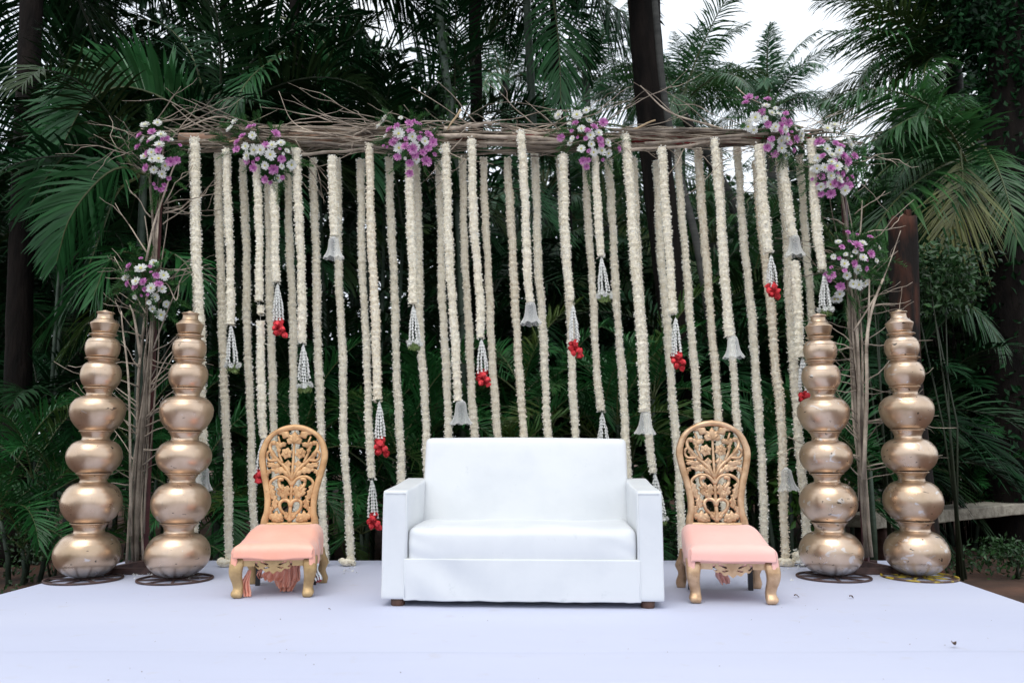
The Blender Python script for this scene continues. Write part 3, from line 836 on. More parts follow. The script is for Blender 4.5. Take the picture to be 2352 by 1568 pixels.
def pot_meshes(mt, seed):
    out = []
    q = random.Random(seed)
    for i, a in enumerate(POTS):
        ph = [q.random() * 6 for _ in range(4)]
        def warp(r, z, an, i=i, ph=ph, a=a):
            k = 1 + 0.008 * math.sin(2 * an + ph[0]) + 0.004 * math.sin(5 * an + 40 * z + ph[1]) + 0.003 * math.sin(3 * an - 25 * z + ph[2])
            if i == 0 and z < 0.085:
                g = 0.5 - 0.5 * math.cos(16 * an)
                k *= 1 - 0.07 * (1 - z / 0.085) * (1 - g ** 0.35) * (r > 0.02)
            return r * k, z
        body = MB(); P = pot_profile(*a)
        V, Fc = lathe(P, 56, warp); body.add(V, Fc)
        mats = [mt]
        if i == 0:       # the bottom pots are worn to bare metal low down
            mats = [M['pot_worn_foot'] if mt is M['pot_worn'] else M['pot_foot']]
        bm_ = body.mesh('pot_body', mats)
        H, rr = a[0], a[6]
        rm = MB().add(*lathe([(rr * 0.9, H - 0.012), (rr - 0.002, H - 0.007), (rr + 0.004, H - 0.004), (rr + 0.005, H - 0.001), (rr + 0.002, H + 0.001), (rr - 0.006, H - 0.001), (rr - 0.014, H - 0.012), (rr - 0.03, H - 0.05)], 56)).mesh('pot_rim', mt)
        out.append((bm_, rm, H))
    body = MB().add(*lathe([(0.001, 0), (0.066, 0), (0.074, 0.004), (0.083, 0.04), (0.0925, 0.072), (0.0935, 0.077), (0.090, 0.081), (0.078, 0.090), (0.076, 0.094), (0.066, 0.103), (0.060, 0.107), (0.056, 0.112), (0.052, 0.120), (0.050, 0.135), (0.051, 0.148), (0.055, 0.153)], 48)).mesh('lota_body', mt)
    lid = MB().add(*lathe([(0.054, 0.150), (0.059, 0.153), (0.059, 0.156), (0.054, 0.160), (0.040, 0.163), (0.024, 0.165), (0.022, 0.169), (0.020, 0.172), (0.001, 0.173)], 40)).mesh('lota_lid', mt)
    out.append((body, lid, 0.173))
    return out
rivet_me = MB().add(*ellipsoid((0, 0, 0), (0.0035, 0.0035, 0.004), 8, 6)).mesh('rivet', M['cutwood'])
PA, PB = pot_meshes(M['pot'], 5), pot_meshes(M['pot_worn'], 9)
STACK_NAMES = ['outer left stack', 'inner left stack', 'inner right stack', 'outer right stack']
SIZE_WORDS = ['widest fluted-bottom gold pot at the foot of the', 'second gold pot from the bottom of the', 'third gold pot from the bottom of the', 'fourth gold pot, topmost of the wide-necked ones, in the',
              'rounder small gold pot, third from the top of the', 'small round gold pot just under the lidded one of the', 'lidded angular gold pot crowning the']
wheel_px = [(192, 1331), (402, 1331), (1914, 1326), (2111, 1326)]
scl = [1.010, 1.006, 1.006, 1.022]
WORN_NOTE = ['', '', '', '']
for k, (wu, wv) in enumerate(wheel_px):
    c = floor_at(wu, wv)
    # spoked wheel stand
    wl = ['rusty spoked wheel stand under the outer left pot stack', 'rusty spoked wheel stand under the inner left pot stack',
          'rusty spoked wheel stand under the inner right pot stack', 'yellow-flecked spoked wheel stand under the outer right pot stack'][k]
    mt = M['rust_yellow'] if k == 3 else M['rust']
    st = empty('wheel_stand', (c.x, c.y, 0), 0.3 * k, wl, 'wheel stand', 'spoked wheel stands under the pots')
    MB().add(*lathe([(0.234, 0.002), (0.245, 0.002), (0.247, 0.008), (0.245, 0.014), (0.234, 0.014), (0.232, 0.008), (0.234, 0.002)], 64)).build('rim', mt, st)
    MB().add(*lathe([(0.001, 0.004), (0.040, 0.004), (0.042, 0.01), (0.040, 0.015), (0.001, 0.015)], 24)).build('hub', mt, st)
    sp = MB().add(*box(0.138, 0, 0.008, 0.19, 0.012, 0.009)).mesh('spoke', mt, smooth=False)
    for q in range(8): put('spoke', sp, st, rot=(0, 0, q * math.pi / 4))
    # pots
    z = 0.016
    src = PA if k < 2 else PB
    q = random.Random(40 + k)
    ox = oy = 0.0
    for i, (body, rim, H) in enumerate(src):
        s = scl[k] * (1 + q.uniform(-0.012, 0.012))
        p = empty('gold_pot', (c.x + ox, c.y + 0.02 + oy, z), q.uniform(0, 6.28), f'{SIZE_WORDS[i]} {STACK_NAMES[k]}', 'pot', 'gold pots stacked in four towers')
        p.scale = (s, s, scl[k])
        p.rotation_euler = (q.uniform(-.012, .012), q.uniform(-.012, .012), p.rotation_euler[2])
        put('body', body, p)
        put('lid' if i == 6 else 'rim', rim, p)
        if i < 4:
            for w in (0.4, 2.3, 4.6):
                rr = POTS[i][6] + 0.001
                put('rivet', rivet_me, p, (rr * math.cos(w), rr * math.sin(w), H + 0.003))
        z += (H - 0.002 if i < 6 else H) * scl[k]
        ox += q.uniform(-0.004, 0.004); oy += q.uniform(-0.004, 0.004)

# ------------------------------------------------------------------ stone bench behind the right pots
b0, b1 = at(1998, 1184, 8.05), at(2351, 1154, 10.1)
d = (b1 - b0); ln = 4.6; a = math.atan2(d.y, d.x)
bz = b0.z
bench = empty('stone_bench', (b0.x, b0.y, GZ), a, 'weathered grey stone slab bench behind the outer right pot stack', 'bench')
def w_slab(p):
    x, y, z = p
    return (x, y + 0.006 * math.sin(13 * x), z + 0.004 * math.sin(9 * x + 5 * y) + 0.003 * math.sin(27 * x + 11 * y))
hz = bz - GZ
MB().add(*soft_box(0, ln, -0.05, 0.42, hz - 0.13, hz + 0.0, 0.012, 20, w_slab)).build('seat_slab', M['stone'], bench)
for x in (0.3, 4.1):
    MB().add(*soft_box(x, x + 0.22, 0.03, 0.36, -0.1, hz - 0.128, 0.01, 4)).build('bench_support', M['brown_post'], bench)
# ------------------------------------------------------------------ brushwood frame
YB = 6.10
def wiggle(p0, p1, n, amp, q, sag=0.0):
    p0, p1 = Vector(p0), Vector(p1)
    d = p1 - p0
    a = d.cross(Vector((0.31, 0.9, 0.2))).normalized(); b = d.cross(a).normalized()
    ph = [q.uniform(0, 6.28) for _ in range(6)]
    f1, f2 = q.uniform(0.3, 0.9), q.uniform(1.2, 2.6)
    out = []
    for i in range(n):
        t = i / (n - 1)
        e = min(1, 4 * t, 4 * (1 - t) + 0.4)
        w = amp * e
        out.append(p0 + d * t + a * w * (math.sin(6.28 * f1 * t + ph[0]) + 0.4 * math.sin(6.28 * f2 * t + ph[1]))
                   + b * w * (math.sin(6.28 * f1 * t + ph[2]) + 0.4 * math.sin(6.28 * f2 * t + ph[3])) - Vector((0, 0, sag * math.sin(3.14 * t))))
    return out
def branch(parent, path, r0, r1, name='branch', nseg=6, m=None):
    n = len(path)
    rad = np.linspace(r0, r1, n) * (1 + 0.08 * np.sin(np.arange(n) * 2.1 + r0 * 900))
    return MB().add(*tube_arrays(path, rad, nseg)).build(name, m or M['twig'], parent)

def column(label, centre, half, seed, n_main, n_side, lean):
    q = random.Random(seed)
    C = smooth_path([at(u, v, YB) for u, v in centre], 40)
    Wd = np.interp(np.linspace(0, 1, 40), np.linspace(0, 1, len(half)), half) / 400.0
    root = empty('branch_column', (C[0][0], C[0][1], 0), 0, label, 'branch bundle', 'upright bundles of bare branches')
    off = Vector(root.location)
    def pos(t, u, w):
        i = min(38, int(t * 39)); f = t * 39 - i
        c = C[i] * (1 - f) + C[i + 1] * f; wd = Wd[i] * (1 - f) + Wd[i + 1] * f
        return Vector((c[0] + u * wd, c[1] + w * wd * 0.8, c[2])) - off
    for k in range(n_main):
        t0 = 0.0 if k < n_main * 0.55 else q.uniform(0.0, 0.4)
        t1 = q.uniform(0.62, 1.0) if k % 3 else q.uniform(0.4, 0.7)
        u0, w0, u1, w1 = (q.uniform(-1, 1) for _ in range(4))
        n = 16; P = []
        ph, ph2 = q.uniform(0, 6), q.uniform(0, 6)
        for i in range(n):
            s = i / (n - 1); t = t0 + (t1 - t0) * s
            u = u0 + (u1 - u0) * s + 0.34 * math.sin(5 * s + ph) + 0.12 * math.sin(11 * s + ph2)
            P.append(pos(t, u, w0 + (w1 - w0) * s + 0.25 * math.cos(5 * s + ph2)))
        r = q.uniform(0.008, 0.018) if k < n_main * 0.55 else q.uniform(0.005, 0.009)
        branch(root, P, r, r * q.uniform(0.35, 0.6), nseg=7)
    for k in range(n_side):
        t = q.uniform(0.18, 0.98)
        s = q.choice((-1, 1))
        p = pos(t, s * 0.5, -0.6)
        ln = q.uniform(0.2, 0.62)
        d = Vector((s * q.uniform(0.5, 1.0), q.uniform(-0.5, 0.3), q.uniform(-0.2, 1.0))).normalized() * ln
        P = wiggle(p, p + d, 9, ln * 0.035, q)
        branch(root, P, q.uniform(0.004, 0.007), 0.0018, 'twig', 5)
        if q.random() < 0.6:
            m_ = P[5]; d2 = Vector((s * q.uniform(0.1, 1.0), q.uniform(-0.4, 0.4), q.uniform(-0.4, 0.9))).normalized() * ln * 0.5
            branch(root, wiggle(m_, m_ + d2, 6, ln * 0.03, q), 0.0032, 0.0013, 'twig', 5)
    return root
left_col = column('bundle of bare grey branches forming the left upright', [(312, 1292), (316, 1150), (328, 1000), (340, 850), (352, 700), (364, 550), (368, 420), (368, 310)],
                  [22, 18, 24, 34, 36, 38, 40, 40], 21, 11, 66, 0)
right_col = column('bundle of bare grey branches forming the right upright', [(1990, 1278), (1982, 1150), (1975, 1000), (1968, 850), (1956, 700), (1948, 550), (1938, 430), (1925, 310)],
                   [22, 20, 20, 26, 34, 36, 38, 38], 22, 11, 58, 0)
# forked boughs beside the right upright
for pts, r in (([(1983, 1100), (1990, 900), (1990, 780), (2005, 700), (2028, 640)], 0.016), ([(1990, 800), (1994, 740), (1996, 640)], 0.012), ([(1960, 760), (2010, 680), (2040, 610), (2068, 530)], 0.007)):
    branch(right_col, [Vector(p) - right_col.location for p in smooth_path([at(u, v, 5.98) for u, v in pts], 16)], r, r * 0.5, nseg=7)
for pts, r in (([(335, 720), (318, 690), (290, 640), (262, 590)], 0.006), ([(352, 800), (390, 700), (430, 615), (455, 600)], 0.006), ([(348, 690), (380, 650), (404, 690), (412, 645)], 0.006),
               ([(300, 1230), (296, 900), (282, 760), (278, 715)], 0.010), ([(322, 820), (308, 730), (298, 700)], 0.012), ([(335, 600), (352, 520), (372, 460), (398, 385), (412, 372)], 0.010)):
    branch(left_col, [Vector(p) - left_col.location for p in smooth_path([at(u, v, 5.95) for u, v in pts], 16)], r, r * 0.45, nseg=6)

beam_l, beam_r = at(338, 318, YB), at(1950, 312, YB)
beam = empty('branch_beam', (0, YB, beam_l.z), 0, 'long crossbeam of bundled bare branches carrying the garlands', 'branch bundle')
bo = Vector(beam.location)
q = random.Random(77)
for k in range(140):
    ln = q.uniform(0.7, 2.6)
    x0 = q.uniform(beam_l.x - 0.15, beam_r.x + 0.12 - ln)
    if k < 24: x0 = beam_l.x + (beam_r.x - beam_l.x - ln) * (k / 23.0)
    zc = beam_l.z + (0.012 * math.sin(1.3 * x0))
    th = q.uniform(0, 6.28); rr = q.uniform(0.02, 0.12) * (1.25 if k % 7 == 0 else 1)
    p0 = Vector((x0, YB + rr * math.cos(th), zc + rr * math.sin(th) * 0.95))
    th += q.uniform(-2.4, 2.4)
    p1 = Vector((x0 + ln, YB + rr * math.cos(th), zc + rr * math.sin(th) * 0.95))
    if q.random() < 0.5: p0, p1 = p1, p0
    r = q.choice((0.0035, 0.004, 0.0045, 0.005, 0.006, 0.008, 0.012))
    P = [p - bo for p in wiggle(p0, p1, 14, 0.020 if r > 0.009 else 0.045, q)]
    branch(beam, P, r, r * 0.45)
# unruly twigs sticking out above, in front and below
for k in range(110):
    x0 = q.uniform(beam_l.x - 0.1, beam_r.x)
    up = q.random() < 0.5
    p0 = Vector((x0, YB + q.uniform(-0.13, 0.05), beam_l.z + q.uniform(-0.08, 0.10)))
    ln = q.uniform(0.25, 0.8)
    d = Vector((q.choice((-1, 1)) * q.uniform(0.5, 1.0), q.uniform(-0.45, 0.15), q.uniform(0.02, 0.45) if up else -q.uniform(0.15, 0.9))).normalized() * ln
    P = [p - bo for p in wiggle(p0, p0 + d, 10, ln * 0.03, q)]
    branch(beam, P, q.uniform(0.0035, 0.006), 0.0016, 'twig', 5)
    if q.random() < 0.5:
        d2 = (d + Vector((q.uniform(-.3, .3), q.uniform(-.2, .2), q.uniform(-.3, .3)))) * 0.45
        branch(beam, wiggle(P[5], P[5] + d2, 7, ln * 0.03, q), 0.003, 0.0012, 'twig', 5)
HERO = [([(280, 232), (330, 232), (375, 228), (420, 250), (480, 290), (560, 322)], .006), ([(1003, 186), (1044, 224), (1079, 268), (1113, 292), (1200, 300)], .007),
        ([(927, 241), (955, 272), (1010, 289), (1100, 310)], .009), ([(945, 200), (1010, 240), (1060, 275), (1110, 305)], .005), ([(1454, 189), (1502, 220), (1543, 258), (1600, 300)], .005),
        ([(1470, 197), (1537, 258), (1634, 289), (1700, 312)], .011), ([(1700, 318), (1735, 260), (1755, 245)], .008), ([(780, 255), (860, 270), (920, 290), (990, 320)], .007),
        ([(640, 210), (672, 280), (740, 310), (830, 330)], .006), ([(440, 228), (520, 262), (600, 300), (700, 330)], .008), ([(395, 240), (450, 285), (560, 330), (640, 352)], .009),
        ([(1120, 240), (1180, 235), (1260, 250), (1340, 262)], .004), ([(1850, 255), (1780, 250), (1720, 225), (1690, 200)], .005), ([(1060, 252), (1032, 290), (1018, 300)], .006)]
for pts, r in HERO:
    n = len(pts)
    P = [Vector(p) - bo for p in smooth_path([at(u, v, YB - 0.13 + 0.1 * i / n) for i, (u, v) in enumerate(pts)], 18)]
    branch(beam, P, r * 0.35, r)
for (u0, v0), (u1, v1), r in (((1005, 312), (1360, 322), .017), ((1020, 296), (1130, 286), .016), ((1100, 330), (1420, 318), .013), ((640, 352), (860, 345), .015), ((690, 328), (930, 340), .013), ((1480, 330), (1900, 300), .014), ((1440, 345), (1700, 318), .013), ((1400, 300), (1830, 292), .012)):
    branch(beam, [p - bo for p in wiggle(at(u0, v0, YB - 0.135), at(u1, v1, YB - 0.13), 14, 0.012, q)], r, r * 0.75, nseg=8)
for u, v, du, dv in ((1455, 298, 50, -22), (1058, 252, -30, 46), (1850, 322, 40, 4), (566, 316, -40, 10)):
    branch(beam, [p - bo for p in wiggle(at(u, v, YB - 0.14), at(u + du, v + dv, YB - 0.16), 6, 0.004, q)], 0.010, 0.006, 'split_stick', 6, M['cutwood'])

# steel frame inside the brushwood
frame = empty('steel_frame', (0, YB, 0), 0, 'dark red steel frame with floor feet hidden inside the branch bundles', 'frame')
for px, dx in ((318, 1), (1990, -1)):
    b = at(px, 1290, YB)
    tp = at(365 if dx > 0 else 1935, 320, YB)
    V, Fc = tube_arrays([(b.x + 0.02, 0.05, 0.0), (tp.x, 0.05, tp.z)], 0.026, 4); MB().add(V, Fc).build('post', M['red_steel'], frame, smooth=False)
    for y, w in ((-0.30, 0.62), (0.10, 0.55)):
        V, Fc = box(b.x + dx * 0.16, y, 0.024, w, 0.042, 0.042); MB().add(V, Fc).build('foot_bar', M['rust'], frame, smooth=False)
    V, Fc = box(b.x + 0.0, -0.08, 0.030, 0.042, 0.62, 0.046, R(-14 * dx)); MB().add(V, Fc).build('foot_bar', M['rust'], frame, smooth=False)
z = beam_l.z + 0.01
V, Fc = tube_arrays([(beam_l.x + 0.25, 0.03, z), (-0.45, 0.03, z)], 0.045, 12); MB().add(V, Fc).build('crossbar_wrap', M['peach_pole'], frame)
V, Fc = tube_arrays([(-0.45, 0.04, z), (beam_r.x - 0.3, 0.04, z)], 0.045, 12); MB().add(V, Fc).build('crossbar', M['red_cloth'], frame)

# ------------------------------------------------------------------ garlands
YFRONT, YREAR = 5.955, 6.235
def garland_mesh(path, Rg, seed):
    r_ = np.random.default_rng(seed)
    P = np.asarray([tuple(p) for p in path]); seg = np.linalg.norm(np.diff(P, axis=0), axis=1); S = np.concatenate([[0], np.cumsum(seg)])
    L = S[-1]; m = max(8, int(L / 0.0110)); s = np.linspace(0, L, m)
    C = np.stack([np.interp(s, S, P[:, k]) for k in range(3)], 1)
    C[:, 0] += 0.004 * np.sin(s * 5 + seed) + 0.002 * np.sin(s * 17 + seed * 2); C[:, 1] += 0.004 * np.cos(s * 4 + seed)
    ring = Rg * (1 + 0.17 * np.sin(s * 6.28 / (0.031 + 0.004 * (seed % 3)) + seed + 0.9 * np.sin(s * 11)) * r_.uniform(0.4, 1, m) + r_.normal(0, 0.03, m) + 0.06 * np.sin(s * 9 + seed) + 0.04 * np.sin(s * 2.3 + seed * 3))
    n = 12
    core_v, core_f = tube_arrays(C[::2], ring[::2] * 0.79, 9)
    th = r_.uniform(0, 6.28, (m, 1)) + np.arange(n)[None, :] * 6.28 / n + r_.normal(0, 0.12, (m, n))
    rad = np.stack([np.cos(th), np.sin(th), r_.normal(0.0, 0.30, (m, n))], -1); rad /= np.linalg.norm(rad, axis=-1, keepdims=True)
    tan = np.stack([-np.sin(th), np.cos(th), np.zeros_like(th)], -1)
    ph = r_.normal(0.0, 0.5, (m, n, 1)); up = np.array([0, 0, 1.0])
    wv = tan * np.cos(ph) + up * np.sin(ph)
    ro = (ring[:, None] * r_.uniform(0.92, 1.08, (m, n)))[..., None]; ri = (ring[:, None] * 0.55)[..., None] * np.ones((m, n, 1))
    hw = r_.uniform(0.0055, 0.0095, (m, n, 1))
    c = C[:, None, :]
    V = np.stack([c + rad * ri - wv * hw * 0.5, c + rad * ri + wv * hw * 0.5, c + rad * (ro * 0.92) + wv * hw, c + rad * ro, c + rad * (ro * 0.92) - wv * hw], 2).reshape(-1, 3)
    k = np.arange(m * n)[:, None] * 5
    Q1 = k + np.array([[0, 1, 2, 4]]); T = k + np.array([[2, 3, 4, 4]])
    V2 = np.concatenate([V, core_v]); b = len(V)
    faces = [tuple(f) for f in Q1] + [tuple(f[:3]) for f in T] + [tuple(int(i) + b for i in f) for f in core_f]
    me = bpy.data.meshes.new('garland'); me.from_pydata(V2.tolist(), [], [tuple(int(i) for i in f) for f in faces])
    me.materials.append(M['petal_cream']); me.materials.append(M['petal_core'])
    mi = np.zeros(len(faces), dtype=np.int32); mi[2 * m * n:] = 1
    me.polygons.foreach_set('material_index', mi); me.update()
    return me

def star(mb, c, r, nrm, q, n=6, cup=0.3, mi=0):
    """a small open flower of n pointed petals"""
    nrm = Vector(nrm).normalized(); a = nrm.orthogonal().normalized(); b = nrm.cross(a)
    a0 = q.uniform(0, 6.28)
    for k in range(n):
        t = a0 + 6.283 * k / n
        d = a * math.cos(t) + b * math.sin(t); w = a * -math.sin(t) + b * math.cos(t)
        mb.add([c + nrm * 0.0, c + d * r * 0.6 + w * r * 0.26 + nrm * r * cup * 0.5, c + d * r + nrm * r * cup, c + d * r * 0.6 - w * r * 0.26 + nrm * r * cup * 0.5], [(0, 1, 2, 3)], mi)

def rose_mesh(seed):
    q = random.Random(seed); m = MB(); r = 0.024
    V, Fc = ellipsoid((0, 0, 0), (r * 0.72, r * 0.72, r * 0.78), 10, 7)
    m.add(V, Fc)
    for ringi, (n, tilt, rr) in enumerate(((5, 0.25, 0.74), (6, 0.75, 0.90), (6, 1.3, 1.0))):
        for k in range(n):
            a = 6.283 * k / n + ringi * 0.5 + q.uniform(-.15, .15)
            V = []
            for i in range(4):
                t = i / 3
                for u in (-1, 0, 1):
                    el = -1.2 + t * (2.4 - 0.55 * tilt) ; el = min(el, 1.35 - tilt * 0.45)
                    x = rr * r * math.cos(el) + (0.22 * r * tilt * max(0, t - 0.6) * 2.2)
                    an = a + u * 0.62 * (1 - 0.35 * t * t)
                    V.append((x * math.cos(an), x * math.sin(an), rr * r * math.sin(el) - abs(u) * 0.05 * r))
            m.add(V, [(i * 3 + j, i * 3 + j + 1, i * 3 + j + 4, i * 3 + j + 3) for i in range(3) for j in range(2)])
    return m.mesh('rose', M['rose'])
ROSES = [rose_mesh(i) for i in range(3)]
def cup_flower_mesh():
    m = MB(); q = random.Random(3)
    for k in range(3): star(m, Vector((0, 0, 0)), 0.024 - 0.004 * k, (0, 0, 1), q, 7, 0.35 + 0.5 * k)
    return m.mesh('white_flower', M['petal_white'], smooth=False)
CUP = cup_flower_mesh()

def tassel(parent, off, p0, p1, kind, seed):
    q = random.Random(seed); d = p1 - p0; ln = d.length
    m = MB()
    end = 0.70 if kind == 'red' else 0.82
    ends = []
    for k in range(7):
        a = 6.283 * k / 7 + q.uniform(-.3, .3); sp = 0.036 if kind == 'red' else 0.042
        tip = p0 + d * (end * q.uniform(0.86, 1.06)) + Vector((math.cos(a) * sp, math.sin(a) * sp, 0))
        ends.append(tip)
        m.add(*tube_arrays([p0, (p0 + tip) / 2 + Vector((math.cos(a), math.sin(a), 0)) * 0.008, tip], 0.0018, 4))
        nb = max(4, int((tip - p0).length / 0.023))
        for i in range(1, nb + 1):
            t = i / nb
            c = p0.lerp(tip, t) + Vector((math.cos(a), math.sin(a), 0)) * 0.008 * math.sin(3.14 * t)
            jx, jy = q.uniform(-.003, .003), q.uniform(-.003, .003)
            V = []
            for zz, r in ((0.011, 0.003), (-0.003, 0.006), (-0.010, 0.0115), (-0.013, 0.004)):
                for e in range(5):
                    b = 6.283 * e / 5 + i
                    V.append((c.x + jx + r * math.cos(b), c.y + jy + r * math.sin(b), c.z + zz))
            m.add(V, [(r_ * 5 + (e + 1) % 5, r_ * 5 + e, r_ * 5 + 5 + e, r_ * 5 + 5 + (e + 1) % 5) for r_ in range(3) for e in range(5)])
    for vv in m.v: vv -= np.array(off, dtype=np.float32)
    t = m.build('tassel', M['petal_white'], parent, smooth=False)
    base = p0 + d * end
    if kind == 'red':
        for k in range(9):
            a = k * 2.4; rr = (0.012 + 0.030 * (k % 3) / 2)
            pos = base + d * (0.30 * (k / 8.0)) * 0.85 + Vector((math.cos(a) * rr, math.sin(a) * rr, 0)) - Vector(off)
            o = put('rose', ROSES[k % 3], t, pos, (q.uniform(1.6, 3.6), q.uniform(-0.8, 0.8), q.uniform(0, 6)))
            s = q.uniform(0.85, 1.1); o.scale = (s, s, s)
    else:
        for k in range(9):
            a = k * 0.7 + q.uniform(-.2, .2)
            pos = base + d * q.uniform(0.02, 0.10) + Vector((math.cos(a) * 0.045, math.sin(a) * 0.045, 0)) - Vector(off)
            put('white_flower', CUP, t, pos, (math.pi / 2 + q.uniform(-.5, .8), 0, a + math.pi / 2))
        sm_ = MB()
        for k in range(90):
            a = q.uniform(0, 6.28); c = base + d * q.uniform(0.07, 0.20) + Vector((math.cos(a) * q.uniform(0.01, .05), math.sin(a) * q.uniform(0.01, .05), 0)) - Vector(off)
            star(sm_, c, q.uniform(0.012, 0.021), (math.cos(a), math.sin(a), q.uniform(-1, 0.6)), q, 4, 0.1)
        tag(sm_.build('green_sprig', M['sprig'], t, smooth=False), kind='stuff')
    return t

def bell_mesh(seed):
    V, Fc = [], []
    prof = [(0.016, 0.0), (0.030, -0.006), (0.038, -0.020), (0.041, -0.045), (0.044, -0.075), (0.050, -0.105), (0.060, -0.130), (0.074, -0.152), (0.080, -0.160)]
    n = 48
    def f(r, z, a):
        t = min(1, max(0, (-z - 0.03) / 0.13))
        w = math.cos(8 * a + seed)
        return r * (1 + 0.075 * t * w), z - 0.010 * t * t * (0.5 - 0.5 * w) * 1.3
    V, Fc = lathe(prof, n, f)
    me = MB().add(V, Fc).mesh('glass_shade', M['glass'])
    return me
BELL = bell_mesh(0.4)
cap_me = MB().add(*lathe([(0.001, 0.012), (0.012, 0.010), (0.018, 0.0), (0.018, -0.006), (0.001, -0.007)], 16)).mesh('shade_cap', M['petal_white'])

